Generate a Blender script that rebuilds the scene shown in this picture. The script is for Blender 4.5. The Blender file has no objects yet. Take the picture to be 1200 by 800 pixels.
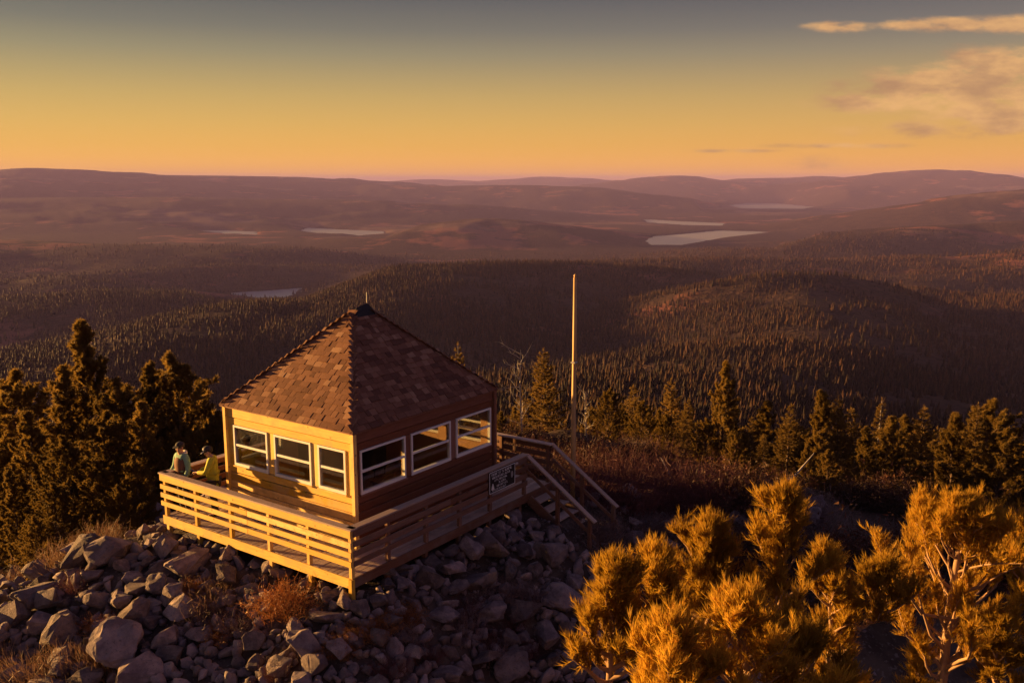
import bpy, bmesh, math, random
import numpy as np
from mathutils import Vector, Matrix, Quaternion

rng = np.random.default_rng(7)
random.seed(7)
scene = bpy.context.scene
COL = scene.collection
R = math.radians

# ------------------------------------------------------------------ camera
# world X runs along the shaded wall, world Y along the sunlit wall, z = 0 is the deck
CAM = np.array([-13.605, -13.799, 7.976])
YAW, PITCH, FPX = R(35.239), R(9.931), 1073.56
cam = bpy.data.cameras.new('camera')
cam.sensor_width = 36.0
cam.lens = 36.0 * FPX / 1200.0
cam.clip_start = 0.1
cam.clip_end = 200000.0
cam_o = bpy.data.objects.new('camera', cam)
COL.objects.link(cam_o)
cam_o.location = CAM
cam_o.rotation_euler = (math.pi / 2 - PITCH, 0, YAW - math.pi / 2)
scene.camera = cam_o

# ------------------------------------------------------------------ sun, sky, exposure
SUN_EL = R(4.6)
SUN_H = np.array([-0.29, 1.0]); SUN_H /= np.linalg.norm(SUN_H)         # horizontal direction towards the sun
SUN_DIR = np.array([SUN_H[0] * math.cos(SUN_EL), SUN_H[1] * math.cos(SUN_EL), math.sin(SUN_EL)])
sun = bpy.data.lights.new('sun', 'SUN')
sun.energy = 5.0
sun.angle = R(0.6)
sun.color = (1.0, 0.53, 0.15)
sun_o = bpy.data.objects.new('sun', sun)
COL.objects.link(sun_o)
sun_o.location = (-30, 90, 40)
sun_o.rotation_euler = Vector(SUN_DIR).to_track_quat('Z', 'Y').to_euler()

scene.view_settings.view_transform = 'Standard'
scene.view_settings.look = 'None'
scene.view_settings.gamma = 1.0
scene.view_settings.use_curve_mapping = False
scene.view_settings.exposure = 2.1
scene.cycles.use_denoising = True
scene.cycles.max_bounces = 5
scene.cycles.diffuse_bounces = 2
scene.cycles.glossy_bounces = 2
scene.cycles.transmission_bounces = 3
scene.cycles.transparent_max_bounces = 10
scene.cycles.volume_bounces = 1
scene.cycles.caustics_reflective = False
scene.cycles.caustics_refractive = False

FW = np.array([math.cos(YAW), math.sin(YAW)])        # heading of the valley view
RT = np.array([math.sin(YAW), -math.cos(YAW)])
def ray(px, py):
    F = np.array([FW[0] * math.cos(PITCH), FW[1] * math.cos(PITCH), -math.sin(PITCH)])
    Rv = np.array([RT[0], RT[1], 0.0]); U = np.cross(Rv, F)
    return F + (px - 600) / FPX * Rv - (py - 400) / FPX * U
def at_dist(px, py, D):
    """point on the sight line at forward distance D"""
    d = ray(px, py); return CAM + d * (D / (d[:2] @ FW))
def gno(px, py):
    d = ray(px, py); f = d[:2] @ FW
    return (d[:2] @ RT) / f, d[2] / f

world = bpy.data.worlds.new('World')
scene.world = world
world.use_nodes = True
wt = world.node_tree
for n in list(wt.nodes): wt.nodes.remove(n)
def wn(t, **kw):
    n = wt.nodes.new(t)
    for k, v in kw.items(): setattr(n, k, v)
    return n
def wmath(op, a, b=None, c=None, clamp=False):
    n = wn('ShaderNodeMath', operation=op, use_clamp=clamp)
    for i, v in enumerate((a, b, c)):
        if v is None: continue
        if isinstance(v, (int, float)): n.inputs[i].default_value = v
        else: wt.links.new(v, n.inputs[i])
    return n.outputs[0]
def wmix(fac, a, b, blend='MIX'):
    n = wn('ShaderNodeMix', data_type='RGBA', blend_type=blend)
    for i, v in ((0, fac), (6, a), (7, b)):
        if isinstance(v, (int, float)): n.inputs[i].default_value = v
        elif isinstance(v, tuple): n.inputs[i].default_value = (*v, 1)
        else: wt.links.new(v, n.inputs[i])
    return n.outputs[2]
def lin(c):
    return tuple(((v / 255) / 12.92 if v / 255 <= .04045 else ((v / 255 + .055) / 1.055) ** 2.4) for v in c)
tc = wn('ShaderNodeTexCoord')
def wdot(v):
    n = wn('ShaderNodeVectorMath', operation='DOT_PRODUCT')
    wt.links.new(tc.outputs['Generated'], n.inputs[0]); n.inputs[1].default_value = v
    return n.outputs['Value']
z_ = wdot((0, 0, 1)); f_ = wdot((FW[0], FW[1], 0)); r_ = wdot((RT[0], RT[1], 0)); s_ = wdot((SUN_H[0], SUN_H[1], 0))
ramp = wn('ShaderNodeValToRGB')
SKY = [(0.0, (218, 152, 58)), (0.012, (222, 158, 60)), (0.035, (224, 168, 68)), (0.06, (215, 171, 82)), (0.085, (197, 165, 92)), (0.107, (174, 153, 100)),
       (0.128, (148, 138, 106)), (0.152, (118, 115, 102)), (0.185, (90, 91, 91)), (0.30, (86, 82, 98)), (1.0, (84, 78, 110))]
def boost(z, c):
    return tuple(v * (1 + .75 * math.exp(-z / .022)) for v in lin(c))
el = ramp.color_ramp.elements
el[0].position = 0; el[0].color = (*boost(0, SKY[0][1]), 1)
el[1].position = 1; el[1].color = (*lin(SKY[-1][1]), 1)
for p, c in SKY[1:-1]:
    e = el.new(p); e.color = (*boost(p, c), 1)
wt.links.new(wmath('MAXIMUM', z_, 0.0), ramp.inputs[0])
# away from the sun the afterglow turns from gold to dusty pink and dims
away = wmath('MULTIPLY_ADD', s_, -0.5, 0.62, clamp=True)
tint = wmix(away, (1.06, 1.06, 0.80), (0.90, 0.80, 1.05))
grad = wmix(1.0, ramp.outputs[0], tint, 'MULTIPLY')
# the sky opposite the sun: dusky lilac down to the horizon
ramp2 = wn('ShaderNodeValToRGB'); e2 = ramp2.color_ramp.elements
SKY2 = [(0.0, (142, 110, 122)), (0.10, (144, 114, 134)), (0.25, (108, 96, 122)), (1.0, (84, 78, 110))]
e2[0].position = 0; e2[0].color = (*lin(SKY2[0][1]), 1); e2[1].position = 1; e2[1].color = (*lin(SKY2[-1][1]), 1)
for p, c in SKY2[1:-1]:
    e = e2.new(p); e.color = (*lin(c), 1)
wt.links.new(wmath('MAXIMUM', z_, 0.0), ramp2.inputs[0])
am = wn('ShaderNodeMapRange', interpolation_type='SMOOTHSTEP'); wt.links.new(s_, am.inputs[0])
am.inputs[1].default_value = -0.15; am.inputs[2].default_value = -0.65
grad = wmix(am.outputs[0], grad, ramp2.outputs[0])
# clouds, laid out by direction on the sky
fpos = wmath('MAXIMUM', f_, 0.05)
X_ = wmath('DIVIDE', r_, fpos); Y_ = wmath('DIVIDE', z_, fpos)
comb = wn('ShaderNodeCombineXYZ'); wt.links.new(X_, comb.inputs[0]); wt.links.new(wmath('MULTIPLY', Y_, 2.6), comb.inputs[1])
def wnoise(scale, detail, rough, off=0.0):
    n = wn('ShaderNodeTexNoise', noise_dimensions='3D'); n.inputs['Scale'].default_value = scale
    n.inputs['Detail'].default_value = detail; n.inputs['Roughness'].default_value = rough
    m = wn('ShaderNodeMapping'); m.inputs['Location'].default_value = (off, off * .7, off * .3)
    wt.links.new(comb.outputs[0], m.inputs[0]); wt.links.new(m.outputs[0], n.inputs[0])
    return n.outputs[0]
n1 = wnoise(20, 9, .62); n2 = wnoise(12, 7, .58, 4.1)
CLOUDS = [(1110, 29, 85, 8, 1.2), (1190, 29, 60, 10, 1.3), (985, 31, 40, 7, 1.1), (1180, 78, 85, 20, 1.5), (1125, 104, 130, 24, 1.45), (1015, 121, 66, 12, 1.2),
          (1190, 124, 100, 30, 1.4), (1140, 153, 150, 10, 1.0), (860, 177, 60, 2.2, .95), (985, 171, 95, 3.4, .95), (960, 190, 60, 14, .55),
          (1330, 95, 170, 34, 1.3), (1420, 30, 150, 14, 1.0)]
cl = None
for px, py, a, b, w in CLOUDS:
    x0, y0 = gno(px, py)
    dx = wmath('MULTIPLY', wmath('SUBTRACT', X_, x0), FPX / (a * 1.03)); dy = wmath('MULTIPLY', wmath('SUBTRACT', Y_, y0), FPX / (b * 1.03))
    g = wmath('MULTIPLY', wmath('EXPONENT', wmath('MULTIPLY', wmath('ADD', wmath('MULTIPLY', dx, dx), wmath('MULTIPLY', dy, dy)), -0.9)), w)
    cl = g if cl is None else wmath('MAXIMUM', cl, g)
dens = wmath('MULTIPLY', wmath('MULTIPLY', cl, 1.08), wmath('MULTIPLY_ADD', n1, 3.6, -0.75))
mr = wn('ShaderNodeMapRange', interpolation_type='SMOOTHSTEP'); wt.links.new(dens, mr.inputs[0])
mr.inputs[1].default_value = 0.30; mr.inputs[2].default_value = 1.25; mr.inputs[4].default_value = 0.85
mr2 = wn('ShaderNodeMapRange', interpolation_type='SMOOTHSTEP'); wt.links.new(n2, mr2.inputs[0])
mr2.inputs[1].default_value = 0.36; mr2.inputs[2].default_value = 0.66
ccol = wmix(mr2.outputs[0], lin((176, 128, 90)), lin((236, 178, 110)))
sky_col = wmix(wmath('MULTIPLY', mr.outputs[0], wmath('GREATER_THAN', f_, 0.05)), grad, ccol)
nish = wn('ShaderNodeTexSky'); nish.sky_type = 'NISHITA'; nish.sun_disc = False
nish.sun_elevation = SUN_EL; nish.sun_rotation = math.atan2(SUN_DIR[0], SUN_DIR[1])
nish.altitude = 2400; nish.dust_density = 2.5; nish.ozone_density = 2.0
bg1 = wn('ShaderNodeBackground'); bg1.inputs[1].default_value = 0.05
wt.links.new(nish.outputs[0], bg1.inputs[0])
bg2 = wn('ShaderNodeBackground'); bg2.inputs[1].default_value = 0.248
wt.links.new(sky_col, bg2.inputs[0])
mixw = wn('ShaderNodeMixShader'); mixw.inputs[0].default_value = 0.95
wt.links.new(bg1.outputs[0], mixw.inputs[1]); wt.links.new(bg2.outputs[0], mixw.inputs[2])
wout = wn('ShaderNodeOutputWorld'); wt.links.new(mixw.outputs[0], wout.inputs[0])

# ------------------------------------------------------------------ materials
MATS = {}
class NT:
    def __init__(s, name):
        s.m = bpy.data.materials.new(name); s.m.use_nodes = True; s.t = s.m.node_tree
        s.b = s.t.nodes['Principled BSDF']; s.o = s.t.nodes['Material Output']; MATS[name] = s.m
    def n(s, typ, **kw):
        n = s.t.nodes.new(typ)
        for k, v in kw.items(): setattr(n, k, v)
        return n
    def l(s, a, b): s.t.links.new(a, b)
    def math(s, op, a, b=None, c=None, clamp=False):
        n = s.n('ShaderNodeMath', operation=op, use_clamp=clamp)
        for i, v in enumerate((a, b, c)):
            if v is None: continue
            if isinstance(v, (int, float)): n.inputs[i].default_value = v
            else: s.l(v, n.inputs[i])
        return n.outputs[0]
    def mix(s, fac, a, b, blend='MIX'):
        n = s.n('ShaderNodeMix', data_type='RGBA', blend_type=blend)
        for i, v in ((0, fac), (6, a), (7, b)):
            if isinstance(v, (int, float)): n.inputs[i].default_value = v
            elif isinstance(v, tuple): n.inputs[i].default_value = (*v, 1)
            else: s.l(v, n.inputs[i])
        return n.outputs[2]
    def noise(s, vec, scale, detail=4, rough=.55, dist=0):
        n = s.n('ShaderNodeTexNoise'); n.inputs['Scale'].default_value = scale; n.inputs['Detail'].default_value = detail
        n.inputs['Roughness'].default_value = rough; n.inputs['Distortion'].default_value = dist
        if vec is not None: s.l(vec, n.inputs['Vector'])
        return n.outputs[0]
    def mapr(s, v, a, b, c=0.0, d=1.0):
        n = s.n('ShaderNodeMapRange', interpolation_type='SMOOTHSTEP'); s.l(v, n.inputs[0])
        for i, q in enumerate((a, b, c, d)): n.inputs[i + 1].default_value = q
        return n.outputs[0]
    def coords(s, kind='Object', scale=(1, 1, 1), off=None):
        t = s.n('ShaderNodeTexCoord'); m = s.n('ShaderNodeMapping'); m.inputs['Scale'].default_value = scale
        s.l(t.outputs[kind], m.inputs[0])
        if off is not None: s.l(off, m.inputs['Location'])
        return m.outputs[0]
    def rnd(s): return s.n('ShaderNodeObjectInfo').outputs['Random']
    def bump(s, h, strength, dist=.01):
        n = s.n('ShaderNodeBump'); n.inputs['Strength'].default_value = strength; n.inputs['Distance'].default_value = dist
        s.l(h, n.inputs['Height']); s.l(n.outputs[0], s.b.inputs['Normal'])
    def col(s, c): s.l(c, s.b.inputs['Base Color']) if not isinstance(c, tuple) else setattr(s.b.inputs['Base Color'], 'default_value', (*c, 1))
    def rough(s, v): s.b.inputs['Roughness'].default_value = v
    def spec(s, v): s.b.inputs['Specular IOR Level'].default_value = v

def wood(name, c1, c2, axis=0, knots=0.5, rough=.65, wear=None):
    """boards: grain along the local axis, a random shift per board"""
    s = NT(name); rnd = s.rnd()
    sc = [9, 9, 9]; sc[axis] = 0.7
    cmb = s.n('ShaderNodeCombineXYZ')
    for i in range(3): s.l(s.math('MULTIPLY', rnd, 37.0 + 11 * i), cmb.inputs[i])
    v = s.coords('Object', tuple(sc), cmb.outputs[0])
    g = s.noise(v, 3.0, 6, .65, .8)
    v2 = s.coords('Object', tuple(x * .35 if i != axis else 3.2 for i, x in enumerate(sc)), cmb.outputs[0])
    vo = s.n('ShaderNodeTexVoronoi'); vo.inputs['Scale'].default_value = 1.6; s.l(v2, vo.inputs['Vector'])
    kn = s.mapr(vo.outputs['Distance'], .07, .17, 1, 0)
    base = s.mix(s.mapr(g, .3, .7), c1, c2)
    base = s.mix(s.math('MULTIPLY', kn, knots), base, tuple(x * .3 for x in c1))
    var = s.n('ShaderNodeHueSaturation'); s.l(base, var.inputs['Color'])
    s.l(s.math('MULTIPLY_ADD', rnd, .45, .78), var.inputs['Value']); s.l(s.math('MULTIPLY_ADD', rnd, -.25, 1.1), var.inputs['Saturation'])
    c = var.outputs[0]
    if wear:
        w = s.noise(s.coords('Object', (1, 1, 1), cmb.outputs[0]), 2.2, 5, .6)
        c = s.mix(s.mapr(w, .45, .7), c, wear)
    s.col(c); s.rough(rough); s.spec(.25)
    s.bump(g, .35, .004)
    return s.m
for ax, t in ((0, 'x'), (1, 'y'), (2, 'z')):
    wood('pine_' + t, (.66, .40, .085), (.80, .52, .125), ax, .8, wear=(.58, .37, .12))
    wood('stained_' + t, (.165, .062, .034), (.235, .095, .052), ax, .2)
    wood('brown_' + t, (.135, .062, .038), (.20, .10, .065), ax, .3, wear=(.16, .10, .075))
    wood('weathered_' + t, (.38, .27, .21), (.50, .38, .31), ax, .3, wear=(.34, .26, .22))

def simple(name, c, rough=.6, spec=.3, metal=0, var=0.0, nscale=0, namp=.3):
    s = NT(name); s.rough(rough); s.spec(spec); s.b.inputs['Metallic'].default_value = metal
    if nscale or var:
        col = None
        h = s.n('ShaderNodeHueSaturation'); h.inputs['Color'].default_value = (*c, 1)
        val = s.math('MULTIPLY_ADD', s.rnd(), 2 * var, 1 - var)
        if nscale:
            nz = s.noise(s.coords('Object'), nscale, 5, .6)
            val = s.math('MULTIPLY', val, s.math('MULTIPLY_ADD', nz, 2 * namp, 1 - namp))
            s.bump(nz, .25, .01)
        s.l(val, h.inputs['Value']); s.col(h.outputs[0])
    else: s.col(c)
    return s.m
simple('white_paint', (.74, .73, .70), .45, .4, nscale=6, namp=.08)
simple('dark_metal', (.03, .03, .032), .5, .5, .4)
simple('black_cap', (.018, .016, .016), .7, .3, nscale=9)
simple('galvanised', (.5, .5, .5), .4, .5, .8)
simple('skin', (.48, .27, .18), .55, .3)
simple('hair', (.03, .02, .014), .6, .3)
simple('jacket_yellow', (.46, .44, .045), .75, .2, nscale=14, namp=.12)
simple('vest_brown', (.16, .075, .05), .8, .2, nscale=14, namp=.2)
simple('sleeve_green', (.20, .34, .24), .8, .2, nscale=14, namp=.12)
simple('hood_pale', (.62, .60, .50), .8, .2)
simple('trousers', (.055, .05, .055), .85, .2, nscale=12)
simple('cap_dark', (.045, .04, .042), .8, .2)
simple('cap_pale', (.55, .52, .48), .8, .2)
simple('boot', (.04, .028, .02), .7, .3)
simple('phone', (.02, .02, .025), .2, .5)
simple('sign_brown', (.018, .014, .012), .6, .3)
simple('sign_white', (.66, .66, .64), .55, .3)
simple('yellow_paint', (.62, .58, .03), .6, .3)
simple('interior_panel', (.50, .26, .12), .6, .3, nscale=4, namp=.2)
simple('blanket', (.14, .03, .03), .9, .1, nscale=9)
simple('stove_iron', (.02, .02, .02), .55, .4)

s = NT('glass')
gl = s.n('ShaderNodeBsdfGlossy'); gl.inputs['Roughness'].default_value = .03; gl.inputs['Color'].default_value = (.9, .9, .9, 1)
tr = s.n('ShaderNodeBsdfTransparent'); tr.inputs['Color'].default_value = (.97, .98, .97, 1)
fr = s.n('ShaderNodeFresnel'); fr.inputs['IOR'].default_value = 1.45
mx = s.n('ShaderNodeMixShader'); s.l(s.math('MULTIPLY', fr.outputs[0], .7), mx.inputs[0]); s.l(tr.outputs[0], mx.inputs[1]); s.l(gl.outputs[0], mx.inputs[2])
s.l(mx.outputs[0], s.o.inputs['Surface'])

s = NT('shingle')
isl = s.n('ShaderNodeNewGeometry').outputs['Random Per Island']; rnd = s.math('FRACT', s.math('ADD', s.rnd(), isl)); rr = s.n('ShaderNodeValToRGB'); s.l(rnd, rr.inputs[0])
e = rr.color_ramp.elements
e[0].color = (.12, .056, .038, 1); e[1].color = (.34, .205, .135, 1); q = e.new(.35); q.color = (.18, .086, .056, 1); q = e.new(.8); q.color = (.235, .118, .076, 1)
nz = s.noise(s.coords('Object', (1, 1, 1)), 60, 3, .7); nb = s.noise(s.coords('Object', (.4, 2, 1)), 7, 4, .6)
s.col(s.mix(1.0, rr.outputs[0], s.mix(s.math('MULTIPLY', nz, nb), (.72, .70, .68), (1.45, 1.4, 1.35)), 'MULTIPLY'))
s.rough(.9); s.spec(.15); s.bump(nz, .5, .006)

s = NT('granite')
isl = s.n('ShaderNodeNewGeometry').outputs['Random Per Island']; rnd = s.math('FRACT', s.math('ADD', s.rnd(), isl)); cmb = s.n('ShaderNodeCombineXYZ')
for i in range(3): s.l(s.math('MULTIPLY', rnd, 23.0 + 7 * i), cmb.inputs[i])
v = s.coords('Object', (1, 1, 1), cmb.outputs[0])
nA = s.noise(v, 1.6, 6, .62); nB = s.noise(v, 9, 6, .7); nC = s.noise(v, 45, 2, .6)
base = s.mix(s.mapr(nA, .35, .65), (.13, .098, .102), (.26, .20, .19))
base = s.mix(s.mapr(nB, .55, .68), base, (.085, .075, .08))              # dark lichen
base = s.mix(s.math('MULTIPLY', s.mapr(nA, .58, .72), .5), base, (.34, .27, .19))
base = s.mix(1.0, base, s.mix(nC, (.72, .72, .72), (1.3, 1.3, 1.3)), 'MULTIPLY')
hs = s.n('ShaderNodeHueSaturation'); s.l(base, hs.inputs['Color']); s.l(s.math('MULTIPLY_ADD', rnd, .75, .55), hs.inputs['Value'])
s.col(hs.outputs[0]); s.rough(.9); s.spec(.2)
s.bump(s.math('ADD', s.math('MULTIPLY', nB, 1.0), s.math('MULTIPLY', nC, .25)), .8, .05)

def foliage(name, ca, cb, dry, trans=.25, nscale=1.2):
    s = NT(name); rnd = s.rnd()
    nz = s.noise(s.coords('Object'), nscale, 3, .6); nf = s.noise(s.coords('Object'), nscale * 14, 2, .6)
    c = s.mix(s.mapr(nz, .35, .65), ca, cb)
    c = s.mix(s.math('MULTIPLY', s.mapr(nf, .5, .75), .55), c, dry)
    h = s.n('ShaderNodeHueSaturation'); s.l(c, h.inputs['Color']); s.l(s.math('MULTIPLY_ADD', rnd, .5, .75), h.inputs['Value'])
    s.col(h.outputs[0]); s.rough(.6); s.spec(.2)
    if trans:
        t = s.n('ShaderNodeBsdfTranslucent'); s.l(h.outputs[0], t.inputs['Color'])
        m = s.n('ShaderNodeMixShader'); m.inputs[0].default_value = trans
        s.l(s.b.outputs[0], m.inputs[1]); s.l(t.outputs[0], m.inputs[2]); s.l(m.outputs[0], s.o.inputs['Surface'])
    return s.m
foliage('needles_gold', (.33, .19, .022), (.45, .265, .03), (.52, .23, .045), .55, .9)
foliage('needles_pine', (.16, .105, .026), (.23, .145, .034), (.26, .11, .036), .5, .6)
foliage('needles_fir', (.15, .098, .03), (.22, .135, .036), (.25, .11, .038), .5, .6)
foliage('twig_red', (.085, .03, .034), (.13, .048, .045), (.17, .065, .05), .15, 1.5)
foliage('twig_orange', (.26, .10, .035), (.34, .15, .05), (.30, .09, .03), .2, 1.5)
foliage('twig_grey', (.13, .085, .085), (.19, .125, .115), (.10, .06, .07), .1, 1.5)
foliage('dry_grass', (.22, .13, .08), (.30, .18, .11), (.28, .12, .08), .25, 1.5)
foliage('leaf_russet', (.07, .026, .018), (.045, .028, .015), (.13, .042, .024), .15, 1.5)
simple('bark_pale', (.30, .185, .115), .9, .15, nscale=9, namp=.35)
simple('bark_dark', (.10, .065, .048), .9, .15, nscale=9, namp=.3)
simple('deadwood', (.33, .29, .26), .85, .2, nscale=8, namp=.3)
simple('flagpole_wood', (.52, .33, .15), .6, .3, nscale=3, namp=.25)

s = NT('far_forest')           # trees too far to tell apart one by one
at = s.n('ShaderNodeAttribute', attribute_name='tint', attribute_type='INSTANCER')
c = s.mix(at.outputs['Fac'], (.010, .0075, .006), (.085, .038, .020))
s.col(c); s.rough(.8); s.spec(.1)

s = NT('terrain')
geo = s.n('ShaderNodeNewGeometry'); P = geo.outputs['Position']
def sc_noise(scale, d=5, r=.6):
    return s.noise(P, scale, d, r)
ln = s.n('ShaderNodeVectorMath', operation='LENGTH'); s.l(P, ln.inputs[0]); dist = ln.outputs['Value']
soil = s.mix(s.mapr(sc_noise(1.3), .35, .65), (.050, .036, .030), (.105, .078, .062))
soil = s.mix(s.mapr(sc_noise(9, 3), .55, .7), soil, (.16, .13, .115))
slope_c = s.mix(s.mapr(sc_noise(.08), .4, .62), (.045, .035, .022), (.11, .075, .05))
wood_c = s.mix(s.mapr(sc_noise(.012, 6), .42, .6), (.022, .015, .012), (.042, .026, .020))
trees_f = s.mapr(sc_noise(.055, 3, .7), .38, .62)
wood_c = s.mix(trees_f, wood_c, s.mix(.5, wood_c, (.075, .042, .034)))
clear = s.mapr(sc_noise(.0011, 6, .62), .57, .64)
wood_c = s.mix(s.math('MULTIPLY', clear, .8), wood_c, (.26, .105, .075))
clear2 = s.mapr(sc_noise(.00042, 7, .6), .58, .65)
wood_c = s.mix(s.math('MULTIPLY', clear2, .65), wood_c, (.20, .13, .105))
c = s.mix(s.mapr(dist, 9, 30), soil, slope_c)
c = s.mix(s.mapr(dist, 120, 420), c, wood_c)
s.col(c); s.rough(.95); s.spec(.05)
bfar = s.n('ShaderNodeBump'); bfar.inputs['Strength'].default_value = 1.0; bfar.inputs['Distance'].default_value = 9.0
s.l(s.math('MULTIPLY', sc_noise(.045, 3, .7), s.mapr(dist, 300, 1200)), bfar.inputs['Height'])
bn = s.n('ShaderNodeBump'); bn.inputs['Strength'].default_value = .7; bn.inputs['Distance'].default_value = .06
s.l(s.math('MULTIPLY', sc_noise(7, 5, .7), s.mapr(dist, 60, 20)), bn.inputs['Height'])
s.l(bfar.outputs[0], bn.inputs['Normal']); s.l(bn.outputs[0], s.b.inputs['Normal'])

s = NT('water')
s.col((.36, .35, .34)); s.rough(.25); s.b.inputs['IOR'].default_value = 1.4
s.bump(s.noise(s.coords('Object'), .02, 4, .6), .04, 1.0)

s = NT('haze')
for n in list(s.t.nodes):
    if n.type == 'BSDF_PRINCIPLED': s.t.nodes.remove(n)
pv = s.n('ShaderNodeVolumePrincipled'); pv.inputs['Color'].default_value = (.335, .29, .72, 1)
pv.inputs['Density'].default_value = 0.5 / 20000; pv.inputs['Anisotropy'].default_value = 0.0
s.l(pv.outputs[0], s.o.inputs['Volume'])

# ------------------------------------------------------------------ helpers
def prop(o, label=None, cat=None, group=None, kind=None):
    if label: o['label'] = label
    if cat: o['category'] = cat
    if group: o['group'] = group
    if kind: o['kind'] = kind
    return o
def link(o, parent=None):
    COL.objects.link(o)
    if parent is not None: o.parent = parent
    return o
def empty(name, loc=(0, 0, 0), rz=0.0, parent=None):
    o = bpy.data.objects.new(name, None); o.empty_display_size = .3
    o.location = loc; o.rotation_euler = (0, 0, rz)
    return link(o, parent)
def npmesh(name, v, f, mat, smooth=False):
    """v (N,3), f (M,k) arrays -> mesh data"""
    v = np.asarray(v, np.float32); f = np.asarray(f, np.int32); k = f.shape[1]
    me = bpy.data.meshes.new(name)
    me.vertices.add(len(v)); me.vertices.foreach_set('co', v.ravel())
    me.loops.add(f.size); me.loops.foreach_set('vertex_index', f.ravel())
    me.polygons.add(len(f)); me.polygons.foreach_set('loop_start', np.arange(0, f.size, k, dtype=np.int32))
    if smooth: me.polygons.foreach_set('use_smooth', np.ones(len(f), bool))
    me.update(calc_edges=True); me.validate()
    if mat: me.materials.append(MATS[mat])
    return me
def mobj(name, me, parent=None, loc=None):
    o = bpy.data.objects.new(name, me)
    if loc is not None: o.location = loc
    return link(o, parent)
class MB:
    def __init__(s): s.v = []; s.f = []
    def box(s, c, d, M=None):
        b = len(s.v); c = Vector(c)
        for x in (-.5, .5):
            for y in (-.5, .5):
                for z in (-.5, .5):
                    p = Vector((x * d[0], y * d[1], z * d[2]))
                    if M is not None: p = M @ p
                    s.v.append(p + c)
        for q in ((0, 1, 3, 2), (4, 6, 7, 5), (0, 4, 5, 1), (2, 3, 7, 6), (0, 2, 6, 4), (1, 5, 7, 3)):
            s.f.append(tuple(b + i for i in q))
        return s
    def bar(s, p0, p1, w, h, up=(0, 0, 1)):
        p0 = Vector(p0); p1 = Vector(p1); d = p1 - p0; x = d.normalized()
        y = Vector(up).cross(x)
        if y.length < 1e-4: y = Vector((0, 1, 0)).cross(x)
        y.normalize(); z = x.cross(y)
        return s.box((p0 + p1) / 2, (d.length, w, h), Matrix((x, y, z)).transposed())
    def tube(s, pts, rad, n=8, cap=True):
        pts = [Vector(p) for p in pts]; rings = []
        for i, p in enumerate(pts):
            t = (pts[min(i + 1, len(pts) - 1)] - pts[max(i - 1, 0)]).normalized()
            a = t.cross(Vector((0, 0, 1)) if abs(t.z) < .9 else Vector((1, 0, 0))).normalized(); b = t.cross(a)
            r = rad[i] if hasattr(rad, '__len__') else rad
            rings.append(len(s.v))
            for k in range(n):
                an = 2 * math.pi * k / n; s.v.append(p + (a * math.cos(an) + b * math.sin(an)) * r)
        for i in range(len(pts) - 1):
            for k in range(n):
                s.f.append((rings[i] + k, rings[i] + (k + 1) % n, rings[i + 1] + (k + 1) % n, rings[i + 1] + k))
        if cap:
            s.f.append(tuple(rings[0] + k for k in reversed(range(n)))); s.f.append(tuple(rings[-1] + k for k in range(n)))
        return s
    def build(s, name, mat, parent=None, loc=None, bevel=0.0, smooth=False):
        me = bpy.data.meshes.new(name)
        o_ = Vector(loc) if loc is not None else Vector((0, 0, 0))
        me.from_pydata([tuple(v - o_) for v in map(Vector, s.v)], [], s.f); me.update()
        if bevel:
            bm = bmesh.new(); bm.from_mesh(me)
            bmesh.ops.bevel(bm, geom=bm.edges[:], offset=bevel, segments=1, affect='EDGES', clamp_overlap=True)
            bm.to_mesh(me); bm.free()
        if smooth:
            for p in me.polygons: p.use_smooth = True
        me.materials.append(MATS[mat])
        return mobj(name, me, parent, loc)
def boxobj(name, mn, mx, mat, parent=None, bevel=.004):
    mn = Vector(mn); mx = Vector(mx); c = (mn + mx) / 2
    return MB().box(c, mx - mn).build(name, mat, parent, loc=c, bevel=bevel)
def copy_tree(o, loc=None, rz=None, scale=None, parent=None):
    c = o.copy(); COL.objects.link(c); c.parent = parent
    if loc is not None: c.location = loc
    if rz is not None: c.rotation_euler = (0, 0, rz)
    if scale is not None: c.scale = scale if hasattr(scale, '__len__') else (scale,) * 3
    for ch in o.children: copy_tree(ch, parent=c)
    return c

# ------------------------------------------------------------------ terrain
def vnoise(x, y, seed):
    xi = np.floor(x).astype(np.int64); yi = np.floor(y).astype(np.int64); xf = x - xi; yf = y - yi
    def h(a, b):
        n = (a * 374761393 + b * 668265263 + seed * 1442695041) & 0xffffffff
        n = ((n ^ (n >> 13)) * 1274126177) & 0xffffffff
        return ((n ^ (n >> 16)) & 0xffff) / 65535.0 * 2 - 1
    u = xf * xf * xf * (xf * (xf * 6 - 15) + 10); v = yf * yf * yf * (yf * (yf * 6 - 15) + 10)
    return (h(xi, yi) * (1 - u) + h(xi + 1, yi) * u) * (1 - v) + (h(xi, yi + 1) * (1 - u) + h(xi + 1, yi + 1) * u) * v
def sstep(x, a, b):
    t = np.clip((x - a) / (b - a), 0, 1); return t * t * (3 - 2 * t)
FLOOR = -600.0
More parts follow.
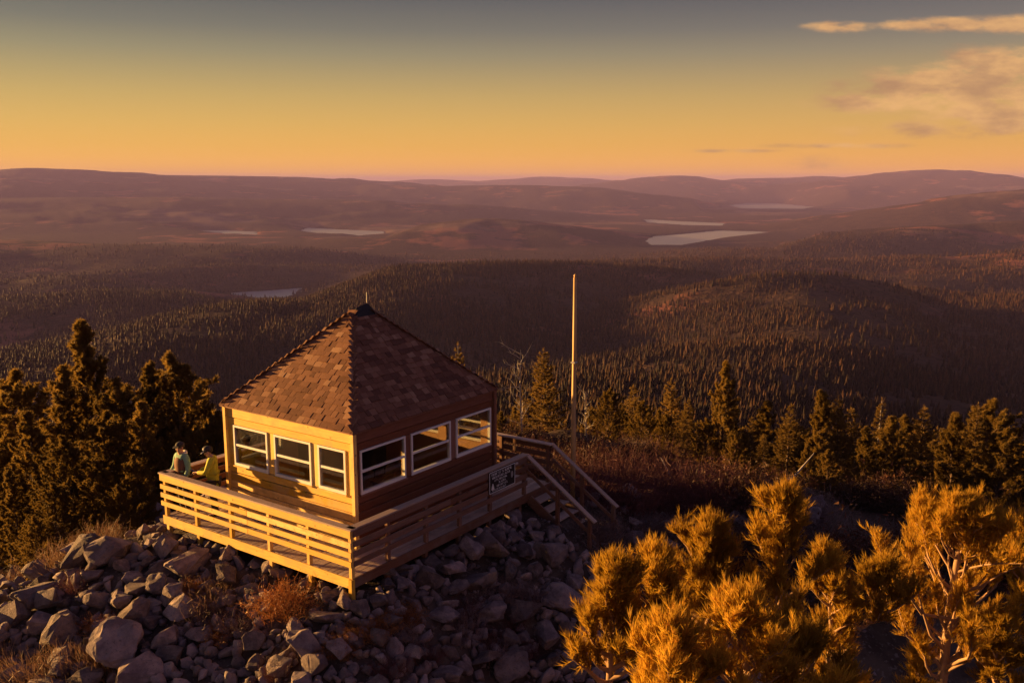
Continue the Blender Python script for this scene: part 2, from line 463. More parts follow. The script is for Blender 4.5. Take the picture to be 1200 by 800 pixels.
# crest lines: (image x, image y, forward distance) of points that the photograph shows, with flank slope and rounding width
RIDGES = [
    (.22, 90, [(640, 560, 330), (700, 520, 480), (770, 480, 680), (840, 447, 950), (900, 420, 1250), (955, 400, 1520), (965, 374, 1850), (945, 350, 2150)]),
    (.36, 70, [(895, 325, 2450), (930, 321, 2500), (965, 321, 2550), (1000, 328, 2600)]),
    (.34, 60, [(1000, 328, 2600), (1045, 345, 2700)]),
    (.34, 70, [(895, 325, 2450), (850, 335, 2450), (815, 350, 2400)]),
    (.30, 80, [(945, 350, 2150), (935, 330, 2450)]),
    (.26, 120, [(60, 445, 1350), (200, 388, 1850), (300, 358, 2250), (360, 348, 2450), (420, 328, 2800), (500, 311, 3300), (640, 309, 3500), (760, 315, 3500), (835, 323, 3400)]),
    (.20, 100, [(500, 311, 3300), (440, 345, 2500), (400, 372, 2000)]),
    (.14, 120, [(-200, 350, 3200), (0, 354, 3200), (110, 345, 3300), (250, 351, 3250)]),
    (.13, 150, [(-250, 328, 4300), (0, 334, 4300), (150, 319, 4500), (285, 306, 4700), (420, 309, 4700), (520, 314, 4600)]),
    (.12, 150, [(700, 311, 4500), (860, 303, 4700), (1000, 306, 4600), (1120, 300, 4500), (1260, 290, 4300)]),
    (.14, 100, [(1080, 322, 3900), (1160, 316, 3900), (1300, 308, 3800)]),
    (.13, 90, [(1130, 356, 2900), (1220, 346, 2900), (1350, 335, 2900)]),
    (.14, 200, [(970, 281, 6400), (1060, 270, 6900), (1140, 262, 7200), (1300, 250, 7200)]),
    (.10, 250, [(-300, 285, 6900), (0, 283, 7000), (140, 288, 6800), (260, 292, 6600)]),
    (.13, 300, [(470, 280, 8800), (530, 264, 9300), (575, 256, 9600), (625, 265, 9400), (670, 282, 8900)]),
    (.12, 400, [(700, 221, 29500), (755, 211, 30000), (790, 206, 30500), (825, 210, 30500), (870, 219, 31000), (910, 224, 31000)]),
    (.12, 400, [(690, 219, 20500), (620, 217, 21500), (520, 218, 21500), (440, 217, 21500)]),
    (.10, 500, [(-330, 214, 17000), (-100, 205, 19000), (0, 200, 20000), (35, 197, 20500), (110, 201, 21000), (185, 205, 21500), (260, 206, 22500), (345, 207, 23500), (400, 211, 24000), (450, 217, 24500)]),
    (.08, 600, [(-300, 235, 14000), (0, 232, 14500), (200, 231, 15000), (380, 234, 15500), (500, 240, 15500)]),
    (.11, 400, [(985, 219, 27500), (1010, 212, 27500), (1050, 204, 27500), (1095, 199, 27500), (1145, 204, 27500), (1185, 213, 27500), (1260, 216, 27000)]),
    (.16, 250, [(1090, 247, 10800), (1150, 235, 11000), (1200, 224, 11200), (1270, 220, 11500), (1400, 222, 11500)]),
    (.10, 900, [(430, 214, 42000), (500, 210, 43000), (560, 212, 42000), (640, 207, 43000), (700, 211, 42000), (745, 213, 42000)]),
    (.12, 700, [(840, 213, 33000), (880, 209, 34000), (930, 208, 34000), (957, 206, 34000), (990, 209, 34000), (1030, 212, 33000)]),
    (.12, 700, [(1150, 207, 33000), (1190, 208, 33000), (1250, 211, 33000)]),
]
RSEG = []
for sl, w, pts in RIDGES:
    P3 = [at_dist(*p) for p in pts]
    for a, b in zip(P3[:-1], P3[1:]): RSEG.append((sl, w, a, b))
# lakes: outline in the photograph, laid on the valley floor
def on_plane(px, py, z):
    d = ray(px, py); return CAM + d * ((z - CAM[2]) / d[2])
LAKES = [
    ('bright lake far down the valley between dark wooded shores', FLOOR + 6, [(352, 270), (362, 267), (392, 268.5), (424, 270), (452, 271), (450, 275), (420, 276), (385, 274), (364, 273)]),
    ('small pale pond showing over the wooded rise behind the cabin', FLOOR + 6, [(262, 344), (300, 341), (330, 339), (356, 337), (352, 343), (335, 348), (300, 349)]),
    ('wide bright lake with a ragged shore right of the flagpole', FLOOR + 6, [(756, 283), (765, 277), (790, 275), (812, 273), (845, 270), (884, 271), (905, 272), (880, 275), (845, 279), (825, 283), (800, 287), (764, 287)]),
    ('long thin farthest lake below the hazy hills', FLOOR + 6, [(822, 242), (850, 241), (872, 238), (905, 238), (930, 240), (958, 242.5), (940, 245), (880, 244.5)]),
    ('faint sliver of water at the foot of the western slopes', FLOOR + 6, [(228, 270), (262, 270), (302, 271.5), (300, 275), (262, 274)]),
    ('narrow pale inlet above the wide bright lake', FLOOR + 6, [(754, 257), (790, 259), (850, 261.5), (846, 264.5), (800, 263.5), (760, 261)]),
]
LAKEW = [[on_plane(px, py, z)[:2] for px, py in pts] for _, z, pts in LAKES]
def in_poly(x, y, poly):
    ins = np.zeros(x.shape, bool); n = len(poly)
    for i in range(n):
        x1, y1 = poly[i]; x2, y2 = poly[(i + 1) % n]
        c = ((y1 > y) != (y2 > y)) & (x < (x2 - x1) * (y - y1) / (y2 - y1 + 1e-12) + x1)
        ins ^= c
    return ins
def hgt(x, y):
    x = np.asarray(x, float); y = np.asarray(y, float)
    dx = x - 2.57; dy = y - 2.15; r = np.hypot(dx, dy) + 1e-6
    q = np.hypot(np.maximum(np.abs(dx) - 3.75, 0), np.maximum(np.abs(dy) - 3.15, 0))
    cr = (dx * .94 - dy * .34) / r
    wr = sstep(cr, .15, .85)
    s1 = .42 - .20 * wr
    q1 = 10 + 4 * wr
    z = -.46 - (s1 * np.minimum(q, q1) + (.37 + .03 * wr) * np.maximum(q - q1, 0))
    z = z - .75 * np.exp(-(((x - 5.9) / 1.5) ** 2 + ((y + 4.2) / 1.3) ** 2)) - .2 * np.exp(-(((x - 2.6) / 3.4) ** 2 + ((y - 2.15) / 2.8) ** 2))
    for lam, amp, sd in ((.9, .10, 1), (2.3, .22, 2), (6, .45, 3)):
        z = z + amp * sstep(q, 0.1, 2.5) * vnoise(x / lam, y / lam, sd)
    near = r < 120
    out = z.copy()
    far = r > 60
    if far.any():
        X = x[far]; Y = y[far]; zz = z[far]; rr = r[far]
        parts = [zz]
        fl = np.full_like(zz, FLOOR)
        fl = fl + 18 + 9 * vnoise(X / 1700, Y / 1700, 11) + 5 * vnoise(X / 600, Y / 600, 12)
        parts.append(fl)
        und = np.zeros_like(zz)
        for lam, amp, sd in ((25, 1.2, 20), (70, 4, 21), (190, 10, 22), (480, 22, 23), (1200, 36, 24), (3600, 60, 25)):
            und += amp * sstep(rr, lam * 1.5, lam * 7) * vnoise(X / lam + 3.7, Y / lam + 1.3, sd)
        best = np.full_like(zz, -1e9)
        for sl, w, a, b in RSEG:
            ab = b[:2] - a[:2]; L2 = ab @ ab
            t = np.clip(((X - a[0]) * ab[0] + (Y - a[1]) * ab[1]) / L2, 0, 1)
            d = np.hypot(X - a[0] - t * ab[0], Y - a[1] - t * ab[1])
            zc = a[2] + t * (b[2] - a[2])
            best = np.maximum(best, (zr := zc - sl * (np.sqrt(d * d + w * w) - w)) + und * np.clip(d / (3 * w) + .12, .12, 1) * np.clip((zr - FLOOR) / 170, .12, 1))
        parts.append(best)
        k = 9.0
        S = np.stack(parts); m = S.max(0)
        o = m + k * np.log(np.exp((S - m) / k).sum(0))
        # open basins round the lakes and the lie of the land towards the summit
        cx_ = X - CAM[0]; cy_ = Y - CAM[1]; Dd = np.hypot(cx_, cy_); azv = np.arctan2(cx_ * RT[0] + cy_ * RT[1], cx_ * FW[0] + cy_ * FW[1])
        for poly in LAKEW:
            pp = np.array(poly); rel = pp - CAM[:2]; pd = np.hypot(rel[:, 0], rel[:, 1]); pa = np.arctan2(rel @ RT, rel @ FW)
            a0, a1 = pa.min(), pa.max(); dn_ = pd.min()
            if dn_ < 40000:
                sight = CAM[2] - Dd * ((CAM[2] - FLOOR) / (dn_ + 100)) - 24 + Dd * (.35 if dn_ < 16000 else 1.1) * np.maximum(0, np.abs(azv - (a0 + a1) / 2) - (a1 - a0) / 2)
                o = np.where((Dd > .4 * dn_) & (Dd < dn_) & (np.abs(azv) < 1.2), np.minimum(o, np.maximum(sight, FLOOR + 9)), o)
            dmin = np.full_like(o, 1e9)
            for k_ in range(len(pp)):
                A0 = pp[k_]; ab = pp[(k_ + 1) % len(pp)] - A0; t = np.clip(((X - A0[0]) * ab[0] + (Y - A0[1]) * ab[1]) / (ab @ ab), 0, 1)
                dmin = np.minimum(dmin, np.hypot(X - A0[0] - t * ab[0], Y - A0[1] - t * ab[1]))
            o = np.minimum(o, FLOOR + 9 + (.17 if dn_ < 16000 else .3) * dmin)
            o = np.where(in_poly(X, Y, poly), FLOOR - 4, o)
        o = np.maximum(o, FLOOR - 4)
        w8 = sstep(rr, 60, 120)
        out[far] = zz * (1 - w8) + o * w8
    return out
def gz(x, y): return float(hgt(np.array([x]), np.array([y]))[0])
def ground_hit(px, py, s0=6.0, s1=400.0):
    d = ray(px, py); s = np.geomspace(s0, s1, 3000); P = CAM[None] + s[:, None] * d[None]
    b = P[:, 2] < hgt(P[:, 0], P[:, 1])
    i = int(np.argmax(b)) if b.any() else len(s) - 1
    return P[i]
def pix(P):
    P = np.atleast_2d(np.asarray(P, float)) - CAM
    F = np.array([FW[0] * math.cos(PITCH), FW[1] * math.cos(PITCH), -math.sin(PITCH)]); Rv = np.array([RT[0], RT[1], 0]); U = np.cross(Rv, F)
    d = P @ F; return 600 + FPX * (P @ Rv) / d, 400 - FPX * (P @ U) / d, d

NR = 640
ang = np.concatenate([np.linspace(-36, 36, 441), np.linspace(36, 324, 121)[1:-1]])
rad = np.concatenate([np.geomspace(2.2, 60, 190)[:-1], np.geomspace(60, 75000, NR - 190)])
A, RR = np.meshgrid(np.radians(ang), rad)
TX = CAM[0] + RR * (FW[0] * np.cos(A) + RT[0] * np.sin(A)); TY = CAM[1] + RR * (FW[1] * np.cos(A) + RT[1] * np.sin(A))
TZ = hgt(TX.ravel(), TY.ravel())
nA = len(ang); nRr = len(rad)
V = np.column_stack([TX.ravel(), TY.ravel(), TZ])
i = np.arange(nRr - 1)[:, None] * nA; j = np.arange(nA)[None]; j2 = (j + 1) % nA
Fq = np.stack([i + j, i + j2, i + nA + j2, i + nA + j], -1).reshape(-1, 4)[:, ::-1]
V = np.vstack([V, [[CAM[0], CAM[1], gz(CAM[0], CAM[1])]]])
ter = mobj('terrain', npmesh('terrain', V, Fq, 'terrain', True))
bm = bmesh.new(); bm.from_mesh(ter.data); bm.verts.ensure_lookup_table()
c0 = bm.verts[len(V) - 1]
for k in range(nA):
    try: bm.faces.new((bm.verts[k], bm.verts[(k + 1) % nA], c0)).smooth = True
    except ValueError: pass
bmesh.ops.recalc_face_normals(bm, faces=bm.faces[:]); bm.to_mesh(ter.data); bm.free()
prop(ter, 'mountain top falling away to wooded ridges and valleys', kind='structure')
for (lab, z, pts), poly in zip(LAKES, LAKEW):
    pts3 = []; n = len(poly)
    for k in range(n):                              # shore wiggles between the traced points
        a = np.array(poly[k]); b = np.array(poly[(k + 1) % n]); nn = np.array([-(b - a)[1], (b - a)[0]])
        for t in (0, .25, .5, .75):
            p = a + (b - a) * t + (nn * rng.uniform(-.07, .07) if t else 0)
            pts3.append((p[0], p[1], z))
    me = bpy.data.meshes.new('lake'); me.from_pydata(pts3, [], [tuple(range(len(pts3)))]); me.update(); me.materials.append(MATS['water'])
    if me.polygons[0].normal.z < 0: me.flip_normals()
    prop(mobj('lake', me), lab, kind='structure')

# ------------------------------------------------------------------ lookout cabin
LU, LV, EAVE, RIDGE = 5.05, 4.24, 2.655, 4.85
WT = .12                                                                # wall thickness
cabin = prop(empty('lookout_cabin', (0, 0, 0)), 'square timber lookout cabin with hipped shingle roof standing on the deck', 'cabin')
boxobj('floor', (.02, .02, .028), (LU - .02, LV - .02, .055), 'weathered_x', cabin, 0)

def make_wall(axis, pos, inward, length, wins, mat, name_label=None, below=6, door=None):
    """axis 0: wall runs along X at y=pos; axis 1: wall runs along Y at x=pos. inward = +1/-1 direction of the room"""
    ax = 'x' if axis == 0 else 'y'
    def P(a, off, z):                                                   # along, depth from outer face, height
        d = pos + inward * off
        return (a, d, z) if axis == 0 else (d, a, z)
    def slab(name, a0, a1, o0, o1, z0, z1, m, parent, bevel=.005):
        p = P(a0, o0, z0); q = P(a1, o1, z1)
        mn = tuple(min(i, j) for i, j in zip(p, q)); mx = tuple(max(i, j) for i, j in zip(p, q))
        return boxobj(name, mn, mx, m, parent, bevel)
    core = MB()                                                         # the inner lining, one sheet with the openings left free
    def cbox(a0, a1, z0, z1):
        p = Vector(P(a0, .045, z0)); q = Vector(P(a1, WT, z1)); core.box((p + q) / 2, [abs(i) for i in (q - p)])
    ops = sorted([(w[0], w[1], 1.2, 2.2) for w in wins] + ([(door[0], door[1], .05, 2.15)] if door else []))
    e0, e1 = (.001, length - .001) if axis == 1 else (WT + .002, length - WT - .002)
    cbox(e0, e1, 2.2, EAVE - .02)
    cur = e0
    for a0, a1, z0, z1 in ops:
        if a0 > cur: cbox(cur, a0, .05, 2.199)
        if z0 > .1: cbox(a0 + .0005, a1 - .0005, .05, z0)
        if z1 < 2.2: cbox(a0 + .0005, a1 - .0005, z1, 2.199)
        cur = a1
    cbox(cur, e1, .05, 2.199)
    wall = core.build('wall', 'interior_panel', cabin)
    # outer boards, one object each
    hb = 1.2 / below
    spans = [(0.0, length)]
    if door: spans = [(0.0, door[0] - .05), (door[1] + .05, length)]
    for k in range(below):
        for a0, a1 in spans:
            jit = random.uniform(0, .006)
            slab('plank', a0, a1, -.006 - jit, .043, k * hb + .008, (k + 1) * hb - .008, mat + ax, wall, .012)
    slab('plank', 0, length, -.012, .043, 2.208, 2.372, mat + ax, wall, .008)
    slab('plank', -.012, length + .012, -.022, .043, 2.384, EAVE - .012, mat + ax, wall, .008)
    edges = [0.0] + [v for o in ops for v in (o[0], o[1])] + [length]
    for a0, a1 in zip(edges[::2], edges[1::2]):
        if a1 - a0 > .03: slab('upright_board', a0 + .004, a1 - .004, -.003, .043, 1.204, 2.2, mat + 'z', wall, .006)
    for a0, a1 in wins:
        fr_ = MB(); w = .048; zz0, zz1 = 1.2, 2.2
        def fb(x0, x1, z0, z1, o0=-.03, o1=.05, mb=fr_):
            p = Vector(P(x0, o0, z0)); q = Vector(P(x1, o1, z1)); mb.box((p + q) / 2, [abs(i) for i in (q - p)])
        fb(a0, a0 + w, zz0, zz1); fb(a1 - w, a1, zz0, zz1); fb(a0 + w, a1 - w, zz1 - w, zz1); fb(a0 + w, a1 - w, zz0, zz0 + w + .02)
        win = fr_.build('window', 'white_paint', cabin)
        zm = (zz0 + zz1) / 2 + .015
        slab('sash_rail', a0 + w, a1 - w, -.02, .03, zm - .028, zm + .028, 'white_paint', win, .004)
        for z0, z1, o in ((zz0 + w + .02, zm - .028, .012), (zm + .028, zz1 - w, .0)):
            slab('pane', a0 + w, a1 - w, o, o + .006, z0, z1, 'glass', win, 0)
        slab('sill', a0 - .03, a1 + .03, -.055, -.031, 1.165, 1.199, mat + ax, win, .004)
    if door:
        d = slab('door', door[0] + .01, door[1] - .01, .005, .05, .06, 2.14, 'brown_z', cabin, .004)
        p = P(door[1] - .1, -.03, 1.05); MB().tube([p, P(door[1] - .1, .0, 1.05)], .025, 10).build('handle', 'dark_metal', d)
    return wall
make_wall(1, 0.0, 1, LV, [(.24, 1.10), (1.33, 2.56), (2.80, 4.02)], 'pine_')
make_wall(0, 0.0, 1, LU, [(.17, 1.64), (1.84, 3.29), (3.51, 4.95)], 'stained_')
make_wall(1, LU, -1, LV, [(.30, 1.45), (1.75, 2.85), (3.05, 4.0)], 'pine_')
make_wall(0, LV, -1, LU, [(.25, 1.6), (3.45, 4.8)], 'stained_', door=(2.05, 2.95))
for x, y in ((-.03, -.03), (-.03, LV + .03), (LU + .03, -.03), (LU + .03, LV + .03)):
    boxobj('corner_post', (x - .052, y - .052, .002), (x + .052, y + .052, EAVE - .03), 'pine_z' if x < 1 else 'stained_z', cabin, .008)
# things inside, seen through the panes
t = prop(empty('table', (2.3, 1.0, .056)), 'wooden table standing inside the cabin behind the windows', 'table')
boxobj('tabletop', (1.75, .55, .80), (2.95, 1.25, .84), 'brown_x', t)
for x in (1.82, 2.88):
    for y in (.62, 1.18): boxobj('leg', (x - .03, y - .03, .056), (x + .03, y + .03, .80), 'brown_z', t)
for ch in t.children: ch.location = ch.location - t.location
st = prop(empty('iron_stove', (3.9, 3.2, .056)), 'black iron stove with pipe inside the cabin', 'stove')
MB().box((0, 0, .5), (.5, .55, .6)).build('firebox', 'stove_iron', st, bevel=.03)
MB().tube([(0, 0, .8), (0, 0, 2.5)], .07, 12).build('flue', 'stove_iron', st)
for x in (-.2, .2):
    for y in (-.22, .22): MB().tube([(x, y, 0), (x, y, .22)], .02, 8).build('leg', 'stove_iron', st)
bd = prop(empty('cot', (1.0, 2.9, .056)), 'low wooden cot with a dark red blanket inside the cabin', 'bed')
MB().box((0, 0, .32), (.9, 2.0, .12)).build('bed_frame', 'brown_y', bd, bevel=.01)
MB().box((0, 0, .46), (.88, 1.96, .15)).build('blanket', 'blanket', bd, bevel=.04)
for x in (-.4, .4):
    for y in (-.93, .93): MB().box((x, y, .13), (.07, .07, .26)).build('leg', 'brown_z', bd)

# roof: sheathing solid, then shingles laid one by one
E0u, E1u, E0v, E1v = -.125, LU + .06, -.125, LV + .125
ez = EAVE
RC = (E0v + E1v) / 2; R0u, R1u = 2.46 - .24, 2.46 + .24
c_ = [Vector(p) for p in ((E0u, E0v, ez), (E1u, E0v, ez), (E1u, E1v, ez), (E0u, E1v, ez))]
r0, r1 = Vector((R0u, RC, RIDGE)), Vector((R1u, RC, RIDGE))
rm = MB(); dz = Vector((0, 0, -.03)); ins = lambda p: p + (Vector((2.46, RC, p.z)) - p) * .015
rm.v = [ins(p) for p in c_] + [r0 + dz, r1 + dz]
rm.f = [(0, 1, 5, 4), (1, 2, 5), (2, 3, 4, 5), (3, 0, 4), (3, 2, 1, 0)]
roof = rm.build('roof', 'interior_panel', cabin)
UNIT = {}
def unit_shingle(k):
    if k not in UNIT:
        r = random.Random(k); b = [r.uniform(-.05, .05) for _ in range(3)]
        # local x across, y up the slope, z out; butt end thick, head thin
        v = [(-.5, b[0] * .5, 0), (0, b[1] * .6, 0), (.5, b[2] * .5, 0), (.5, 1.6, 0), (-.5, 1.6, 0),
             (-.49, b[0] * .5, 1), (0, b[1] * .6, 1.05), (.49, b[2] * .5, 1), (.5, 1.6, .12), (-.5, 1.6, .12)]
        f = [(4, 3, 2, 1, 0), (5, 6, 7, 8, 9), (0, 1, 6, 5), (1, 2, 7, 6), (2, 3, 8, 7), (3, 4, 9, 8), (4, 0, 5, 9)]
        me = bpy.data.meshes.new('shingle'); me.from_pydata(v, [], f); me.update(); me.materials.append(MATS['shingle']); UNIT[k] = me
    return UNIT[k]
def face_shingles(A, B, T0, T1, expo, wmean, sink):
    """A,B eave ends, T1 above B, T0 above A; yields (matrix)"""
    out = []
    x = (B - A).normalized(); mid_t = (T0 + T1) / 2; up = (mid_t - (A + B) / 2); up = (up - x * up.dot(x)); H = up.length; y = up.normalized(); n = x.cross(y)
    if n.z < 0: n = -n
    rows = int(H / expo)
    for k in range(rows):
        t = (k * expo) / H; a = A.lerp(T0, t); b = B.lerp(T1, t); w = (b - a).length
        t2 = min(1, (k + 1.6) * expo / H); w2 = (B.lerp(T1, t2) - A.lerp(T0, t2)).length
        pos = random.uniform(-.5, 0) * wmean
        while pos < w - .04:
            sw = wmean * random.choice((.62, .8, 1.0, 1.0, 1.2, 1.4)); e0 = max(pos, 0.0); e1 = min(pos + sw, w); pos += sw
            if e1 - e0 < .05: continue
            c = a + x * ((e0 + e1) / 2) + n * (.006 + random.uniform(0, .007)) + y * random.uniform(-.012, .012)
            th = random.choice((.014, .018, .026)); tilt = random.uniform(-.012, .012)
            M = Matrix((x, y, n)).transposed().to_4x4() @ Matrix.Rotation(tilt, 4, 'Z') @ Matrix.Diagonal((e1 - e0 - .008, expo, th, 1))
            # lift the head so the piece lies over the one below
            M = Matrix.Translation(c) @ M
            out.append(M)
    return out
sunny = face_shingles(c_[3], c_[0], r0, r0, .150, .205, 0)
shade = face_shingles(c_[0], c_[1], r0, r1, .150, .205, 0)
hidden = face_shingles(c_[1], c_[2], r1, r1, .150, .205, 0) + face_shingles(c_[2], c_[3], r1, r0, .150, .205, 0)
single = sunny + shade
single.sort(key=lambda M: (M.translation - Vector(CAM)).length - (30 if M.translation.x < 2.4 and (M.translation.y - RC) > -(2.35 - M.translation.x) else 0))
for M in single[:300]:
    o = bpy.data.objects.new('shingle', unit_shingle(random.randrange(8))); o.matrix_basis = M; link(o, roof)
bm = bmesh.new()
for M in single[300:] + hidden:
    me = unit_shingle(random.randrange(8)); off = len(bm.verts)
    vs = [bm.verts.new(M @ v.co) for v in me.vertices]
    for p in me.polygons: bm.faces.new([vs[i] for i in p.vertices])
me = bpy.data.meshes.new('shingle_field'); bm.to_mesh(me); bm.free(); me.materials.append(MATS['shingle'])
prop(mobj('shingle_field', me, roof), kind='stuff')
def hip_caps(A, B, na_, nb_, step=.10):
    """na_, nb_: outward normals of the two slopes that meet at this hip"""
    d = (B - A); L = d.length; y = d.normalized(); n = (na_ + nb_).normalized(); side = y.cross(n).normalized()
    v = []
    for yy, lift in ((0.0, .014), (.16, .009)):
        for sgn in (-1, 0, 1):
            nn = na_ if (side * sgn).dot(na_) > 0 else nb_
            w = nn.cross(y); w = -w if w.dot(side) * sgn < 0 else w
            v.append(((w * .085).dot(side) if sgn else 0.0, yy, ((w * .085).dot(n) if sgn else 0.0) + lift))
    v += [(p[0], p[1], p[2] - .006) for p in v[:3]]
    f = [(0, 1, 4, 3), (1, 2, 5, 4), (6, 7, 1, 0), (7, 8, 2, 1)]
    m_ = bpy.data.meshes.new('hip_cap'); m_.from_pydata(v, [], f); m_.update(); m_.materials.append(MATS['shingle'])
    for k in range(int(L / step) - 1):
        o = bpy.data.objects.new('hip_cap', m_)
        M = Matrix((side, y, n)).transposed().to_4x4(); M.translation = A + y * (k * step) + n * random.uniform(.006, .008)
        o.matrix_basis = M; link(o, roof)
fn = []
for p, q, t_ in ((0, 1, r0), (1, 2, r1), (2, 3, r1), (3, 0, r0)):
    nn = (c_[q] - c_[p]).cross(t_ - c_[p]).normalized(); fn.append(nn if nn.z > 0 else -nn)
for i_, (c, tt) in enumerate(zip(c_, (r0, r1, r1, r0))): hip_caps(c, tt, fn[i_], fn[i_ - 1])
mb = MB(); a = Vector((R0u - .12, RC, RIDGE + .03)); b = Vector((R1u + .14, RC, RIDGE + .03))
mb.v = [Vector((a.x, RC - .17, RIDGE - .13)), Vector((b.x + .06, RC - .17, RIDGE - .13)), Vector((b.x + .06, RC + .17, RIDGE - .13)), Vector((a.x, RC + .17, RIDGE - .13)),
        Vector((R0u + .12, RC, RIDGE + .07)), Vector((R1u, RC, RIDGE + .16))]
mb.f = [(0, 1, 5, 4), (1, 2, 5), (2, 3, 4, 5), (3, 0, 4), (3, 2, 1, 0)]
prop(mb.build('ridge_cap', 'black_cap', roof), 'black metal cap over the short ridge')
MB().tube([(R1u, RC, RIDGE + .1), (R1u, RC, RIDGE + .42)], .009, 6).build('lightning_rod', 'galvanised', roof)
for p0, p1 in ((c_[3], c_[0]), (c_[0], c_[1])):
    MB().bar(p0 + Vector((.02, .02, -.012)), p1 + Vector((.02, .02, -.012)), .02, .03).build('drip_edge', 'stained_y', roof)

# ------------------------------------------------------------------ deck
D0u, D1u, D0v, D1v = -1.154, 6.30, -1.001, 5.30
deck = prop(empty('timber_deck', (2.57, 2.15, -.6)), 'railed timber deck on posts wrapping round the cabin with steps', 'deck')
def dchild(o):
    o.parent = deck; o.location = o.location - deck.location; return o
BW = .14
n_b = int((D1v - D0v) / BW)
for k in range(n_b):
    y0 = D0v + k * (D1v - D0v) / n_b + .004; y1 = D0v + (k + 1) * (D1v - D0v) / n_b - .004
    segs = [(D0u + .01, D1u - .01)] if (y1 < .0 or y0 > LV) else [(D0u + .01, -.01), (LU + .01, D1u - .01)]
    for x0, x1 in segs:
        zj = random.uniform(-.004, .004)
        dchild(boxobj('deck_board', (x0 + random.uniform(-.01, .01), y0, -.04 + zj), (x1, y1, -.004 + zj), 'weathered_x', None, .004))
HF = .215
rimspec = [((D0u - .04, D0v - .04, -HF), (D0u, D1v + .04, -.003), 'pine_y'), ((D0u + .001, D0v - .04, -HF), (D1u, D0v, -.003), 'brown_x'),
           ((D1u, D0v - .04, -HF), (D1u + .04, D1v + .04, -.003), 'brown_y'), ((D0u + .001, D1v, -HF), (D1u - .001, D1v + .04, -.003), 'brown_x')]
for mn, mx, m in rimspec: dchild(boxobj('rim_joist', mn, mx, m, None, .005))
for k in range(1, 9):
    x = D0u + k * (D1u - D0u) / 9; dchild(boxobj('joist', (x - .02, D0v + .002, -.20), (x + .02, D1v - .002, -.045), 'brown_y', None, 0))
def support(x, y, mat):
    g = gz(x, y) - .25
    dchild(boxobj('support_post', (x - .05, y - .05, g), (x + .05, y + .05, -HF - .001 if not (x < -1 and y < -.9) else -.003), mat, None, .006))
POST_L = [-.995, .25, 1.50, 2.80, 4.06, 5.24]                           # railing posts along the sunlit side
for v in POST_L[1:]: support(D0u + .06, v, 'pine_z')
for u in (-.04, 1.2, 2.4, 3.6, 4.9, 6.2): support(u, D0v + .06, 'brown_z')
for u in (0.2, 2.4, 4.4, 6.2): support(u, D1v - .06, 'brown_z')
support(D0u - .02, D0v - .02, 'pine_z')

def railing(axis, pos, out, a0, a1, posts, mat, rails=True):
    """out: outward sign; boards fixed to the outer face of the posts"""
    ax = 'x' if axis == 0 else 'y'
    def bx(name, s0, s1, o0, o1, z0, z1, m, parent, bev=.005):
        p = (s0, pos + out * o0, z0) if axis == 0 else (pos + out * o0, s0, z0)
        q = (s1, pos + out * o1, z1) if axis == 0 else (pos + out * o1, s1, z1)
        return boxobj(name, tuple(map(min, p, q)), tuple(map(max, p, q)), m, parent, bev)
    cap = bx('railing', a0 - .03, a1 + .03, -.12, .075, 1.04, 1.075, 'weathered_' + ax, None)
    loc = cap.location.copy(); dchild(cap)
    def sub(o): o.parent = cap; o.location = o.location - loc
    sub(bx('top_board', a0, a1, .022, .06, .875, 1.038, mat + ax, None))
    for z0, z1 in ((.665, .79), (.455, .58), (.25, .372)):
        L = a1 - a0; nseg = 2 if L > 5 else 1
        for q in range(nseg):
            sub(bx('slat', a0 + q * L / nseg + .002, a0 + (q + 1) * L / nseg - .002, .0205 + .001 * q, .0585, z0 + random.uniform(-.006, .006), z1 + random.uniform(-.006, .006), mat + ax, None))
    for v in posts:
        sub(bx('post', v - .045, v + .045, -.07, .02, -.002, 1.039, mat + 'z', None, .006))
    return cap
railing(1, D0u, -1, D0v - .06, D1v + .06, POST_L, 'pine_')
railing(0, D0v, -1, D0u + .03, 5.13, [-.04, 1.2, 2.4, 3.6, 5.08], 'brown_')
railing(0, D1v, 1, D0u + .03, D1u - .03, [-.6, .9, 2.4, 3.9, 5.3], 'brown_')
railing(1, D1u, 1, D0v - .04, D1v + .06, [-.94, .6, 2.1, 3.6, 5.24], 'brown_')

# stairs running down from the open end of the front rail
SL = math.tan(R(33.7)); NS = 9; RUN = .285; RISE = RUN * SL
S0u, S1u = 5.20, 6.28
str_m = MB()
for u in (S0u + .02, S1u - .02):
    e = NS * RUN
    str_m.bar((u, D0v - .05, -.16), (u, D0v - .05 - e, -.16 - e * SL), .045, .26)
stc = str_m.build('staircase', 'brown_y', None); dchild(stc)
def ssub(o): o.parent = stc; o.location = o.location - Vector(deck.location) - stc.location
stc.location = Vector((0, 0, 0)) - Vector(deck.location)
def ssub(o): o.parent = stc
for k in range(NS):
    y1 = D0v - .06 - k * RUN; z = -(k + 1) * RISE + .0
    ssub(boxobj('tread', (S0u + .045, y1 - RUN - .02, z - .04), (S1u - .045, y1, z), 'weathered_x', None, .005))
o = boxobj('nosing', (S0u + .046, D0v - .06 - NS * RUN - .026, -NS * RISE - .041), (S1u - .046, D0v - .06 - NS * RUN + .04, -NS * RISE + .004), 'yellow_paint', None, .003)
o['label'] = 'yellow painted edge of the lowest step'; ssub(o)
